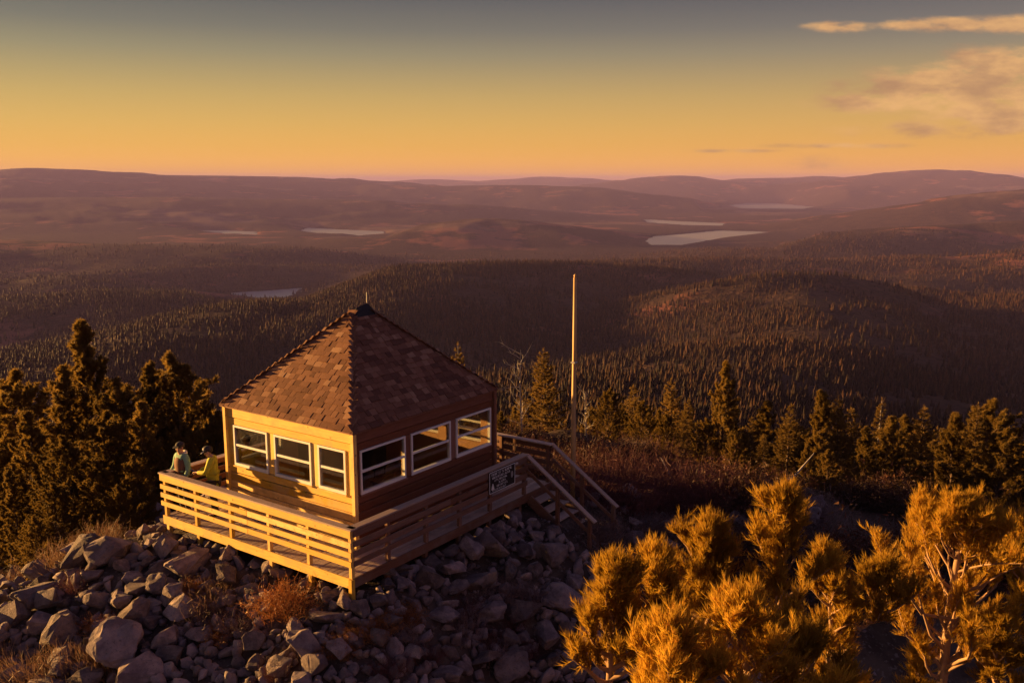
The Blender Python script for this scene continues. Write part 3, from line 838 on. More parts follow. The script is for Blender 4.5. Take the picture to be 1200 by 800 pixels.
for u, v_end in ((5.14, 2.06), (6.34, 2.02)):
    a = Vector((u, D0v - .02, 1.055)); b = Vector((u, D0v - .02 - v_end, 1.055 - v_end * SL))
    ssub(MB().bar(a, b, .14, .04).build('handrail', 'weathered_y', None, bevel=.005))
    for dz_ in (-.42,):
        ssub(MB().bar(a + Vector((0, 0, dz_)), b + Vector((0, .0, dz_)), .035, .09).build('side_rail', 'brown_y', None, bevel=.004))
    for s_ in (.95, 1.9):
        y = D0v - .02 - s_; z = 1.055 - s_ * SL
        ssub(boxobj('post', (u - .045, y - .045, z - 1.35), (u + .045, y + .045, z - .03), 'brown_z', None, .005))
# gate boards closing the gap under the top of the back rail
# ------------------------------------------------------------------ sign on the front railing
sg = prop(empty('warning_sign', (3.98, D0v - .066, .75)), 'dark notice board with white border and lettering on the deck railing', 'sign')
SW, SH = 1.10, .56
MB().box((0, -.011, 0), (SW, .02, SH)).build('panel', 'sign_brown', sg, bevel=.006)
fm = MB(); w = .018
for x in (-SW / 2 + .02, SW / 2 - .02): fm.box((x, -.0225, 0), (w, .003, SH - .03))
for z in (-SH / 2 + .02, SH / 2 - .02): fm.box((0, -.0225, z), (SW - .04 - w, .003, w))
fm.build('border', 'sign_white', sg)
rl = random.Random(3)
def text_line(z, h, words, x0):
    mb = MB(); x = x0
    for wl in words:
        for _ in range(wl):
            cw = h * .62; k = rl.random()
            mb.box((x + cw * .12, -.022, z), (cw * .22, .002, h))                     # stem
            if k < .7: mb.box((x + cw * .45, -.022, z + (h * .4 if k < .45 else 0)), (cw * .44, .002, h * .2))
            if k > .3: mb.box((x + cw * .56, -.022, z - h * .38), (cw * .22 if k < .5 else cw * .5, .0021, h * .24))
            if .4 < k < .8: mb.box((x + cw * .78, -.022, z + h * .05), (cw * .2, .0022, h * .9))
            x += cw * 1.12
        x += h * .45
    mb.build('lettering', 'sign_white', sg)
text_line(.195, .062, (6, 3, 2, 7), -.455)
text_line(.11, .055, (5, 6, 1, 6), -.42)
text_line(.03, .05, (5, 4, 5), -.33)
text_line(-.045, .05, (2, 6), -.15)
text_line(-.125, .05, (3, 5, 4), -.24)
text_line(-.205, .045, (4, 3, 2, 2, 5), -.42)
em = MB()
for k, (w_, z) in enumerate(((.11, -.16), (.09, -.12), (.06, -.085), (.03, -.055))): em.box((-.40, -.022, z), (w_, .002 + .0003 * k, .045))
em.build('emblem', 'sign_white', sg)
em = MB(); pts = [(.41 + .05 * math.cos(a), -.0225, .0 + .085 * math.sin(a)) for a in np.linspace(0, 2 * math.pi, 17)[:-1]]
em.v = [Vector(p) for p in pts]; em.f = [tuple(range(16))]
em.build('emblem', 'galvanised', sg)
MB().box((SW / 2 + .05, -.03, .23), (.09, .05, .05)).build('bracket', 'galvanised', sg, bevel=.008)

# ------------------------------------------------------------------ flagpole
fx, fy, _ = at_dist(672, 500, 23.8); fz = gz(fx, fy); top = at_dist(672, 325, 23.8)
fp = prop(empty('flagpole', (fx, fy, fz)), 'tall bare wooden flagpole standing beyond the steps', 'flagpole')
Hh = top[2] - fz
MB().tube([(0, 0, -.4), (0, 0, Hh * .36), (.01, 0, Hh * .7), (-.01, 0.0, Hh)], [.07, .064, .056, .042], 10).build('pole', 'flagpole_wood', fp, smooth=True)
MB().tube([(0, 0, Hh), (0, 0, Hh + .05), (0, 0, Hh + .09)], [.025, .046, .012], 10).build('finial', 'flagpole_wood', fp, smooth=True)
MB().box((.0, 0, Hh * .63), (.14, .14, .05)).build('collar', 'galvanised', fp, bevel=.01)
MB().tube([(.12, 0, .9), (.10, 0, Hh * .6), (.07, 0, Hh - .05)], .008, 5).build('halyard', 'deadwood', fp)

# ------------------------------------------------------------------ people
def skin_mesh(name, nodes, edges, mat, sub=2):
    """nodes: {key: (pos, rx, ry)}; a skinned, subdivided continuous surface"""
    keys = list(nodes); idx = {k: i for i, k in enumerate(keys)}
    me = bpy.data.meshes.new(name); me.from_pydata([nodes[k][0] for k in keys], [(idx[a], idx[b]) for a, b in edges], [])
    o = bpy.data.objects.new(name, me); COL.objects.link(o)
    o.modifiers.new('skin', 'SKIN').use_smooth_shade = True
    if not me.skin_vertices: me.skin_vertices.new()
    sv = me.skin_vertices[0].data
    for k in keys: sv[idx[k]].radius = (nodes[k][1], nodes[k][2] if len(nodes[k]) > 2 else nodes[k][1])
    sv[0].use_root = True
    s_ = o.modifiers.new('sub', 'SUBSURF'); s_.levels = sub; s_.render_levels = sub
    dg = bpy.context.evaluated_depsgraph_get(); ev = o.evaluated_get(dg)
    m2 = bpy.data.meshes.new_from_object(ev); m2.name = name
    for p in m2.polygons: p.use_smooth = True
    m2.materials.clear(); m2.materials.append(MATS[mat])
    bpy.data.objects.remove(o); bpy.data.meshes.remove(me)
    return m2
def ellipsoid(name, c, r, mat, parent, seg=16, rings=10, cut=None, push=None):
    bm = bmesh.new(); bmesh.ops.create_uvsphere(bm, u_segments=seg, v_segments=rings, radius=1)
    if cut is not None:
        bmesh.ops.delete(bm, geom=[v for v in bm.verts if v.co.z < cut], context='VERTS')
    for v in bm.verts:
        v.co = Vector((v.co.x * r[0], v.co.y * r[1], v.co.z * r[2]))
        if push: v.co = push(v.co)
        v.co += Vector(c)
    me = bpy.data.meshes.new(name); bm.to_mesh(me); bm.free()
    for p in me.polygons: p.use_smooth = True
    me.materials.append(MATS[mat]); return mobj(name, me, parent)
def person(loc, rz, label, look_down, hands, jacket_mats, H=1.76, vest=False, cap=True):
    """faces local +Y"""
    p = prop(empty('person', loc, rz), label, 'person')
    hz = 1.60; hp = Vector((0, .03 + .05 * look_down, hz - .03 * look_down))
    n = {'pelvis': ((0, 0, .95), .15, .12), 'waist': ((0, .0, 1.08), .14, .11), 'chest': ((0, .01, 1.30), .17, .12), 'neckb': ((0, 0, 1.45), .075, .07), 'neck': ((0, .02, 1.51), .058, .06),
         'head0': (tuple(hp + Vector((0, .005, -.05))), .066, .075), 'head1': (tuple(hp + Vector((0, .0, .045))), .076, .092), 'head2': (tuple(hp + Vector((0, -.01, .125))), .055, .07)}
    e = [('pelvis', 'waist'), ('waist', 'chest'), ('chest', 'neckb'), ('neckb', 'neck'), ('neck', 'head0'), ('head0', 'head1'), ('head1', 'head2')]
    el_, wr_ = hands
    for s, sd in ((-1, 'l'), (1, 'r')):
        E_ = el_[0 if s < 0 else 1]; W_ = wr_[0 if s < 0 else 1]
        n['sh' + sd] = ((.185 * s, 0, 1.41), .066, .066); n['el' + sd] = (E_, .045, .045); n['wr' + sd] = (W_, .028, .03)
        e += [('neckb', 'sh' + sd), ('sh' + sd, 'el' + sd), ('el' + sd, 'wr' + sd)]
        d = (Vector(W_) - Vector(E_)).normalized(); pl = Vector(W_) + d * .075
        n['pa' + sd] = (tuple(pl), .036, .02); e.append(('wr' + sd, 'pa' + sd))
        side = d.cross(Vector((0, 0, 1))).normalized()
        for k, (of, ln) in enumerate(((-.027, .068), (-.009, .08), (.009, .075), (.027, .058))):
            a = pl + side * of + d * .02; b = a + d * ln * .5 + Vector((0, 0, -.008)); c = b + d * ln * .4 + Vector((0, 0, -.025))
            for q, (P_, r_q) in enumerate(((a, .0095), (b, .009), (c, .008))): n[f'f{sd}{k}{q}'] = (tuple(P_), r_q, r_q)
            e += [('pa' + sd, f'f{sd}{k}0'), (f'f{sd}{k}0', f'f{sd}{k}1'), (f'f{sd}{k}1', f'f{sd}{k}2')]
        th = Vector(W_) + d * .035 - side * .035 * s; n[f't{sd}0'] = (tuple(th), .012, .012); n[f't{sd}1'] = (tuple(th + d * .045 - side * .012 * s), .0095, .0095)
        e += [('wr' + sd, f't{sd}0'), (f't{sd}0', f't{sd}1')]
        n['hip' + sd] = ((.095 * s, 0, .86), .095, .1); n['kn' + sd] = ((.105 * s, .02, .48), .062, .066); n['an' + sd] = ((.11 * s, -.01, .09), .042, .045); n['toe' + sd] = ((.125 * s, .15, .035), .04, .03)
        e += [('pelvis', 'hip' + sd), ('hip' + sd, 'kn' + sd), ('kn' + sd, 'an' + sd), ('an' + sd, 'toe' + sd)]
    mobj('body', skin_mesh('body', n, e, 'skin', 2), p)
    # clothing follows the same joints, a little larger
    def sub(keys, edges_, grow, mat, name, extra=None):
        nn = {k: (n[k][0], n[k][1] + grow, n[k][2] + grow) for k in keys}
        if extra: nn.update(extra)
        return mobj(name, skin_mesh(name, nn, edges_, mat, 2), p)
    arm_e = [('neckb', 'shl'), ('shl', 'ell'), ('ell', 'wrl'), ('neckb', 'shr'), ('shr', 'elr'), ('elr', 'wrr')]
    tk = ['pelvis', 'waist', 'chest', 'neckb', 'shl', 'ell', 'wrl', 'shr', 'elr', 'wrr']
    hem = {'hem': ((0, 0, .80), .185, .15)}
    sub(['pelvis', 'waist', 'chest', 'neckb', 'shl', 'ell', 'wrl', 'shr', 'elr', 'wrr'], [('pelvis', 'waist'), ('waist', 'chest'), ('chest', 'neckb'), ('hem', 'pelvis')] + arm_e, .022, jacket_mats[0], 'jacket', hem)
    if vest:
        sub(['pelvis', 'waist', 'chest', 'neckb'], [('pelvis', 'waist'), ('waist', 'chest'), ('chest', 'neckb')], .062, jacket_mats[1], 'vest')
        mobj('hood', skin_mesh('hood', {'a': ((-.09, .05, 1.46), .035, .04), 'b': ((-.10, -.05, 1.49), .045, .05), 'c': ((0, -.11, 1.50), .055, .06), 'd': ((.10, -.05, 1.49), .045, .05), 'e': ((.09, .05, 1.46), .035, .04)},
                               [('a', 'b'), ('b', 'c'), ('c', 'd'), ('d', 'e')], 'hood_pale', 2), p)
    else:
        mobj('collar', skin_mesh('collar', {'a': ((0, .07, 1.47), .03, .035), 'b': ((-.075, .0, 1.49), .03, .035), 'c': ((0, -.075, 1.50), .03, .035), 'd': ((.075, 0, 1.49), .03, .035)},
                                 [('a', 'b'), ('b', 'c'), ('c', 'd')], jacket_mats[0], 2), p)
    lk = ['pelvis', 'hipl', 'knl', 'anl', 'hipr', 'knr', 'anr']
    sub(lk, [('pelvis', 'hipl'), ('hipl', 'knl'), ('knl', 'anl'), ('pelvis', 'hipr'), ('hipr', 'knr'), ('knr', 'anr')], .016, 'trousers', 'trousers')
    for sd in 'lr':
        A_ = Vector(n['an' + sd][0]); T_ = Vector(n['toe' + sd][0])
        mobj('boot', skin_mesh('boot', {'a': (tuple(A_ + Vector((0, -.03, .06))), .055, .055), 'b': (tuple(A_ + Vector((0, -.04, -.035))), .055, .05), 'c': (tuple(T_ + Vector((0, .0, .012))), .055, .042)},
                               [('a', 'b'), ('b', 'c')], 'boot', 2), p)
    hc = hp + Vector((0, .0, .045)); tl = -.42 * look_down
    ROT = Matrix.Rotation(tl, 3, 'X')
    def hpart(v): return tuple(hc + ROT @ Vector(v))
    ellipsoid('hair', hpart((0, -.022, .03)), (.089, .105, .105), 'hair', p, cut=-.45)
    MB().bar(hpart((0, .088, .01)), hpart((0, .112, -.035)), .026, .026).build('nose', 'skin', p, bevel=.008)
    for s in (-1, 1):
        ellipsoid('eye', hpart((.031 * s, .083, .012)), (.012, .008, .007), 'cap_pale', p, 8, 6)
        ellipsoid('ear', hpart((.083 * s, -.005, -.005)), (.014, .026, .036), 'skin', p, 8, 6)
    MB().bar(hpart((-.024, .089, -.062)), hpart((.024, .089, -.062)), .008, .009).build('mouth', 'vest_brown', p)
    if cap:
        ellipsoid('cap', hpart((0, -.012, .058)), (.100, .116, .088), 'cap_dark' if cap == 1 else 'cap_dark', p, 18, 12, cut=-.05)
        bm_ = MB()
        vs = []
        for k in range(9):
            a = math.pi * k / 8; vs.append((.088 * math.cos(a), .075 + .105 * math.sin(a), .055 - .018 * math.sin(a)))
        top_ = [Vector(hpart(v)) for v in vs]; bot_ = [t_ - ROT @ Vector((0, 0, .01)) for t_ in top_]
        bm_.v = top_ + bot_; bm_.f = [tuple(range(9)), tuple(range(17, 8, -1))] + [(k, k + 9, k + 10, k + 1) for k in range(8)] + [(8, 17, 9, 0)]
        bm_.build('cap_brim', 'cap_pale' if cap == 2 else 'cap_dark', p)
        if cap == 2: ellipsoid('cap_front', hpart((0, .03, .068)), (.088, .080, .076), 'cap_pale', p, 14, 10, cut=-.0)
    return p
DIRL = math.atan2(-RT[1], -RT[0]) - math.pi / 2                        # facing along -RT
def stand(px, py, zt, dv=0):
    d = ray(px, py); return CAM + d * ((zt - CAM[2]) / d[2])
pA = stand(212, 519, 1.74); pB = stand(247.5, 522, 1.76)
print('people', pA, pB)
armA = (((-.27, .02, 1.14), (.27, .02, 1.14)), ((-.27, .14, .92), (.26, .18, .96)))
armB = (((-.27, .10, 1.16), (.27, .10, 1.16)), ((-.10, .33, 1.14), (.10, .33, 1.12)))
person((pA[0], pA[1], .0), DIRL + .95, 'person in dark cap and brown vest with pale hood and green sleeves', .15, armA, ('sleeve_green', 'vest_brown'), vest=True, cap=1)
B_ = person((pB[0], pB[1], .0), DIRL + .1, 'person in yellow jacket and peaked cap looking down at a phone', 1.0, armB, ('jacket_yellow',), cap=2)
ph = MB().box((0, 0, 0), (.075, .15, .01), Matrix.Rotation(.5, 3, 'X')).build('phone', 'phone', None, bevel=.003)
ph.location = B_.location + Matrix.Rotation(B_.rotation_euler.z, 3, 'Z') @ Vector((0, .45, 1.15)); ph.rotation_euler = B_.rotation_euler
prop(ph, 'dark phone held in the hands of the yellow jacketed person', 'phone')

# ------------------------------------------------------------------ vegetation builders
def unit(v): return v / (np.linalg.norm(v, axis=-1, keepdims=True) + 1e-9)
def needles(base, axis, length, k, nl, w, spread=.75, seed=0, up=0.0):
    """k needle blades on each shoot: thin triangles standing off the shoot axis"""
    g = np.random.default_rng(seed); n = len(base)
    b = np.repeat(base, k, 0); a = np.repeat(axis, k, 0); L = np.repeat(length, k)
    t = g.uniform(0, 1, n * k)
    rnd = g.normal(size=(n * k, 3)); rad_ = unit(rnd - (rnd * a).sum(1, keepdims=True) * a)
    ca = g.uniform(.35, 1.0, n * k) ; d = unit(a * ca[:, None] + rad_ * (spread * (1.15 - .5 * t))[:, None] + np.array([0, 0, up]))
    p = b + a * (L * t)[:, None]
    ln = nl * g.uniform(.7, 1.25, n * k)
    sidev = unit(np.cross(d, g.normal(size=(n * k, 3)))) * (w * g.uniform(.7, 1.3, n * k))[:, None]
    v = np.stack([p - sidev, p + sidev, p + d * ln[:, None]], 1).reshape(-1, 3)
    return v
def tri_mesh(name, vlist, mat):
    v = np.vstack(vlist); return npmesh(name, v, np.arange(len(v)).reshape(-1, 3), mat)
def limb(mb, p0, d0, L, r0, g, bend=(0, 0, .25), n=4, wob=.08):
    pts = [np.array(p0, float)]; d = unit(np.array(d0, float))
    for i in range(n):
        d = unit(d + np.array(bend) / n + g.normal(0, wob, 3)); pts.append(pts[-1] + d * L / n)
    rr = [r0 * (1 - .8 * i / n) for i in range(n + 1)]
    mb.tube(pts, rr, 5 if r0 > .03 else 4, cap=False)
    return pts
def lerp_pts(pts, t):
    n = len(pts) - 1; x = min(t * n, n - 1e-6); i = int(x); f = x - i
    return pts[i] * (1 - f) + pts[i + 1] * f, unit(pts[i + 1] - pts[i])

def make_fir(seed, H, detail=1.0, thin=0.0, bare_top=False, width=.2):
    """conical conifer: tiers of boughs with flat sprays"""
    g = np.random.default_rng(seed); mb = MB(); B = []; A_ = []; L_ = []
    lean = g.normal(0, .015, 2)
    tp = [np.array([lean[0] * z * z / H, lean[1] * z * z / H, z]) for z in np.linspace(-.6, H, 9)]
    mb.tube(tp, [max(.012, .017 * H * (1 - .93 * i / 8)) for i in range(9)], 8)
    z = .07 * H
    while z < H * .985:
        f = z / H
        prof = (1 - f) ** .8 * (.55 + .45 * min(1, f * 6)) * g.uniform(.75, 1.2)
        if bare_top: prof *= .55 + .45 * (1 - f)
        nb = int(g.integers(4, 7) * (1 if f < .85 else .7)) + 1
        c = np.array([lean[0] * z * z / H, lean[1] * z * z / H, z]); a0 = g.uniform(0, 6.28)
        for b in range(nb):
            if g.random() < thin * (.4 + f): continue
            an = a0 + 6.283 * b / nb + g.normal(0, .3); l = width * H * prof * g.uniform(.6, 1.25) + .06
            up = -.25 + .75 * f + g.normal(0, .1)
            d = np.array([math.cos(an), math.sin(an), up]); pts = limb(mb, c + g.normal(0, .02, 3), d, l, .010 + .008 * l, g, bend=(0, 0, .35), n=3, wob=.07)
            ns = int(max(3, l * 11 * detail))
            for q in range(ns):
                t = (.18 + .82 * (q + g.random()) / ns); p, dd = lerp_pts(pts, t)
                sd = unit(np.cross(dd, [0, 0, 1])) * g.choice([-1, 1]); sl = l * .34 * (1.15 - t) + .10
                B.append(p); A_.append(unit(dd * .9 + sd * g.uniform(.2, 1.1) + np.array([0, 0, g.normal(.02, .2)]))); L_.append(sl * g.uniform(.6, 1.2))
            B.append(pts[-1]); A_.append(unit(pts[-1] - pts[-2])); L_.append(.12)
        z += H * g.uniform(.022, .036) / math.sqrt(detail)
    B.append(tp[-1]); A_.append(np.array([0, 0, 1.])); L_.append(.25)
    B = np.array(B); A_ = np.array(A_); L_ = np.array(L_)
    nv = needles(B, A_, L_, int(14 * detail) + 6, .12 if detail > .6 else .30, .020 if detail > .6 else .05, .75, seed)
    return mb, nv

def make_pine(seed, H, limbs=34, tufts=9, k=34, nl=.10, w=.0065, lean=(0, 0), crown=.25, spread=.24, trunk_pts=None, rt=.02, dome=False, upsw=.55, shoot=.16, upw=.65, nsp=.8, nup=.12, t0=.3, nsub=2, cap_top=False):
    """limber pine: upswept limbs ending in brushes of needles"""
    g = np.random.default_rng(seed); mb = MB(); B = []; A_ = []; L_ = []
    if trunk_pts is None:
        zs = np.linspace(-.6, H * .97, 8); trunk_pts = [np.array([lean[0] * z / H + g.normal(0, .02) * z, lean[1] * z / H + g.normal(0, .02) * z, z]) for z in zs]
    nT = len(trunk_pts)
    mb.tube(trunk_pts, [rt * H * (1 - .85 * (i / (nT - 1)) ** 1.2) for i in range(nT)], 9)
    for i in range(limbs):
        t = crown + (1 - crown) * (i + g.random()) / limbs; p, dd = lerp_pts(trunk_pts, t)
        an = 2.39996 * i + g.normal(0, .4); f = (t - crown) / (1 - crown)
        prof = (math.sin(math.pi * min(1, f * .85 + .22)) ** .8) if dome else (1 - f) ** .75 * (.7 + .3 * min(1, 5 * f)) + .06
        l = spread * H * prof * (g.uniform(.6, 1.3) if not cap_top else g.uniform(.35, 1.55))
        if cap_top and g.random() < .16: continue
        d = np.array([math.cos(an), math.sin(an), g.uniform(.0, .5) + .9 * f])
        r_l = .007 * H * (1.1 - f) * .6 + .006; pts = limb(MB(), p, d, l, r_l, g, bend=(0, 0, upsw), n=4, wob=.16 if not cap_top else .24)
        if cap_top and pts[-1][2] > trunk_pts[-1][2] - .12 * (1 - f) * H * .2:
            zc = trunk_pts[-1][2] - .02 * H * (1 - f); kk = max(.25, (zc - p[2]) / max(.05, pts[-1][2] - p[2])); pts = [p + (q_ - p) * min(1, kk) for q_ in pts]
        mb.tube(pts, [r_l * (1 - .8 * i_ / 4) for i_ in range(5)], 6, cap=False)
        nt = max(3, int(tufts * (.5 + l / (spread * H))))
        for q in range(nt):
            tt = t0 + (1 - t0) * (q + g.random()) / nt; pp, d2 = lerp_pts(pts, tt)
            ax = unit(d2 * .6 + g.normal(0, .40, 3) + np.array([0, 0, upw])); sl = shoot * g.uniform(.6, 1.5) + .25 * l * (1 - tt) * g.random()
            if sl > .25: mb.tube([pp, pp + ax * sl * .8], [.008, .003], 3, cap=False)
            B.append(pp); A_.append(ax); L_.append(sl)
            for _ in range(nsub):
                ax2 = unit(ax + g.normal(0, .55, 3) + np.array([0, 0, .2])); B.append(pp + ax * sl * g.uniform(.2, .9)); A_.append(ax2); L_.append(shoot * g.uniform(.5, 1.1))
    B = np.array(B); A_ = np.array(A_); L_ = np.array(L_)
    return mb, needles(B, A_, L_, k, nl, w, nsp, seed, up=nup)

def tree_thing(name, mb, nv, mat, bark, loc, label=None, cat='tree', group=None):
    t = prop(empty(name, loc), label, cat, group)
    mb.build('trunk', bark, t, smooth=True)
    mobj('crown', tri_mesh('crown', [nv], mat), t)
    return t

# ------------------------------------------------------------------ foreground pines (tops seen from above, lit by the sun)
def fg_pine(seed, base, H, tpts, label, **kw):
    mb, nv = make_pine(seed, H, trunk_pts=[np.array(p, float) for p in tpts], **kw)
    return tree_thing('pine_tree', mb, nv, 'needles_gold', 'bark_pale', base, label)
def trunk_from_pixels(pix_list, D):
    """trunk line through sight points, run down to the ground; returns base and local points"""
    P = [at_dist(px, py, D) for px, py in pix_list]
    for k_, sh in ((-1, .36), (-2, .24), (-3, .1)): P[k_] = P[k_] - np.array([0, 0, sh * D / 11.0])   # the leading shoots add the rest of the height
    bot = P[0]; g = gz(bot[0] - .0, bot[1]); d = P[0] - P[1]; d = d / abs(d[2]) * .35
    base = np.array([bot[0] + d[0] * 2, bot[1] + d[1] * 2, 0]); base[2] = gz(base[0], base[1])
    pts = [base + np.array([0, 0, -.5]), base * .5 + bot * .5 + np.array([0, 0, 0])] + P
    return base, [p - base for p in pts], P[-1][2] - base[2]
FG = [
    (101, [(1104, 800), (1112, 720), (1122, 650), (1131, 600), (1122, 572)], 14.0, dict(limbs=74, tufts=17, k=22, crown=.33, spread=0.235, rt=.015, dome=True, shoot=.21, upsw=1.05), 'golden lit pine with a thick bare trunk forking out of its crown'),
    (102, [(968, 800), (992, 760), (1018, 715), (1035, 668), (1040, 645)], 12.8, dict(limbs=26, tufts=12, k=20, crown=.58, spread=0.100, rt=.009, dome=True, shoot=.21, upsw=1.05), 'small golden pine with a leaning trunk beside the thick trunked pine'),
    (103, [(905, 830), (910, 740), (918, 660), (922, 600), (925, 562)], 12.0, dict(limbs=40, tufts=14, k=20, crown=.45, spread=0.095, rt=.010, shoot=.21, upsw=1.05), 'tall golden pine whose narrow leader stands highest of the front thicket'),
    (104, [(822, 850), (824, 760), (828, 690), (832, 640), (835, 600)], 11.8, dict(limbs=46, tufts=14, k=20, crown=.42, spread=0.115, rt=.010, shoot=.21, upsw=1.05), 'broad bushy golden pine in the middle of the front thicket'),
    (105, [(765, 860), (766, 780), (768, 720), (769, 670), (770, 636)], 11.0, dict(limbs=40, tufts=13, k=20, crown=.45, spread=0.085, rt=.009, shoot=.21, upsw=1.05), 'golden pine with a pointed plume of needles near the steps'),
    (106, [(712, 880), (714, 800), (716, 740), (718, 690), (719, 648)], 10.2, dict(limbs=40, tufts=13, k=20, crown=.48, spread=0.085, rt=.009, shoot=.21, upsw=1.05), 'slender golden pine in front of the lowest step'),
    (107, [(880, 900), (880, 840), (876, 780), (872, 730), (870, 690)], 9.2, dict(limbs=40, tufts=14, k=20, crown=.45, spread=0.120, rt=.010, shoot=.21, upsw=1.05), 'low dense golden pine with bare arching twigs at its foot'),
    (108, [(1220, 840), (1215, 760), (1205, 690), (1200, 640), (1196, 600)], 15.0, dict(limbs=32, tufts=13, k=20, crown=.45, spread=0.138, rt=.010, dome=True, shoot=.21, upsw=1.05), 'golden pine cut by the edge beyond the thick trunked pine'),
    (109, [(975, 840), (976, 780), (974, 720), (972, 670), (970, 622)], 12.6, dict(limbs=30, tufts=12, k=20, crown=.5, spread=0.075, rt=.009, shoot=.21, upsw=1.05), 'thin golden pine half hidden behind the small leaning pine'),
    (112, [(935, 930), (936, 870), (938, 820), (940, 770), (942, 728)], 9.9, dict(limbs=30, tufts=12, k=20, crown=.5, spread=0.085, rt=.008, shoot=.21, upsw=1.05), 'young golden pine below the thin half hidden pine'),
    (113, [(1165, 900), (1165, 840), (1168, 790), (1170, 740), (1172, 700)], 13.4, dict(limbs=30, tufts=12, k=20, crown=.5, spread=0.085, rt=.008, shoot=.21, upsw=1.05), 'young golden pine between the thick trunked pine and the edge pine'),
    (115, [(992, 900), (990, 850), (988, 800), (986, 745), (985, 698)], 13.6, dict(limbs=30, tufts=13, k=20, crown=.4, spread=0.085, rt=.009, shoot=.21, upsw=1.05), 'golden pine filling the gap left of the leaning trunk'),
    (116, [(1075, 900), (1075, 860), (1076, 820), (1078, 770), (1080, 728)], 15.2, dict(limbs=28, tufts=13, k=20, crown=.4, spread=0.080, rt=.009, shoot=.21, upsw=1.05), 'golden pine behind the foot of the thick trunk'),
    (114, [(780, 930), (782, 870), (784, 820), (786, 770), (788, 720)], 8.8, dict(limbs=36, tufts=13, k=20, crown=.5, spread=0.095, rt=.009, shoot=.21, upsw=1.05), 'young bushy golden pine before the plumed pine'),
]
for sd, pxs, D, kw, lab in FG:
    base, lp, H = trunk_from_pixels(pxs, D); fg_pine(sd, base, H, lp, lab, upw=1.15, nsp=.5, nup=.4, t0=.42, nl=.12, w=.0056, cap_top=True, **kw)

# ------------------------------------------------------------------ standing conifers on the slopes
proto = {}
def proto_tree(key, builder, mat, bark):
    mb, nv = builder; t = tree_thing('conifer_tree', mb, nv, mat, bark, (0, 0, 0)); proto[key] = t; return t
PH = 8.0
proto_tree('pine0', make_pine(11, PH, 95, 10, 32, .14, .014, crown=.12, spread=.26, rt=.015), 'needles_pine', 'bark_dark')
proto_tree('pine1', make_pine(12, PH, 110, 10, 32, .14, .014, crown=.10, spread=.33, rt=.016, dome=True), 'needles_pine', 'bark_dark')
proto_tree('pine2', make_pine(13, PH, 90, 10, 32, .14, .014, crown=.15, spread=.22, rt=.014, lean=(.4, .2)), 'needles_pine', 'bark_dark')
proto_tree('fir0', make_fir(21, PH, 1.0), 'needles_fir', 'bark_dark')
proto_tree('fir1', make_fir(22, PH, 1.0, thin=.15, width=.24), 'needles_fir', 'bark_dark')
proto_tree('fir2', make_fir(23, PH, .9, thin=.35, bare_top=True, width=.23), 'needles_fir', 'deadwood')
proto_tree('low0', make_fir(31, PH, .42, width=.2), 'needles_fir', 'bark_dark')
proto_tree('low1', make_fir(32, PH, .40, thin=.2, width=.17), 'needles_fir', 'bark_dark')
proto_tree('low2', make_pine(33, PH, 46, 7, 12, .30, .05, crown=.12, spread=.24, rt=.014), 'needles_pine', 'bark_dark')
used = set()
def plant(key, x, y, z, h, label, group, squash=1.0):
    p = proto[key]; s = h / PH; rz = random.uniform(0, 6.28)
    if key in used: o = copy_tree(p, (x, y, z), rz, (s * squash, s * squash, s))
    else:
        used.add(key); o = p; o.location = (x, y, z); o.rotation_euler = (0, 0, rz); o.scale = (s * squash, s * squash, s)
    prop(o, label, 'tree', group); return o
def hero(px, py, D, key, label, group, sq=1.0):
    P = at_dist(px, py, D); g = gz(P[0], P[1]); return plant(key, P[0], P[1], g - .1, max(2.5, P[2] - g), label, group, sq)
EXTRA = [(735, 468, 52, 'fir1'), (772, 478, 47, 'pine0'), (806, 466, 50, 'fir0'), (828, 486, 45, 'pine1'), (898, 468, 53, 'pine0'), (926, 474, 50, 'fir1'), (986, 466, 52, 'fir0'), (1046, 486, 47, 'pine0'), (1084, 478, 51, 'fir1'), (1122, 482, 48, 'pine0'),
         (1146, 474, 47, 'fir0'), (1176, 498, 45, 'pine1'), (692, 500, 46, 'pine1'), (1016, 498, 45, 'pine0'), (862, 516, 41, 'pine1'), (896, 524, 41, 'fir1'), (946, 526, 41, 'pine0'), (1076, 536, 41, 'pine1'), (1135, 540, 42, 'pine0'), (752, 520, 41, 'pine1'), (712, 540, 39, 'pine1'), (800, 524, 40, 'fir1'), (1020, 555, 38, 'pine1'), (970, 560, 37, 'pine1')]
LG = 'dark pines crowding the slope left of the deck'
hero(92, 374, 40, 'pine0', 'tallest ragged pine of the dark stand left of the deck', None)
hero(205, 408, 42, 'pine1', 'bushy lit pine behind the two people, nearest the roof', None, 1.1)
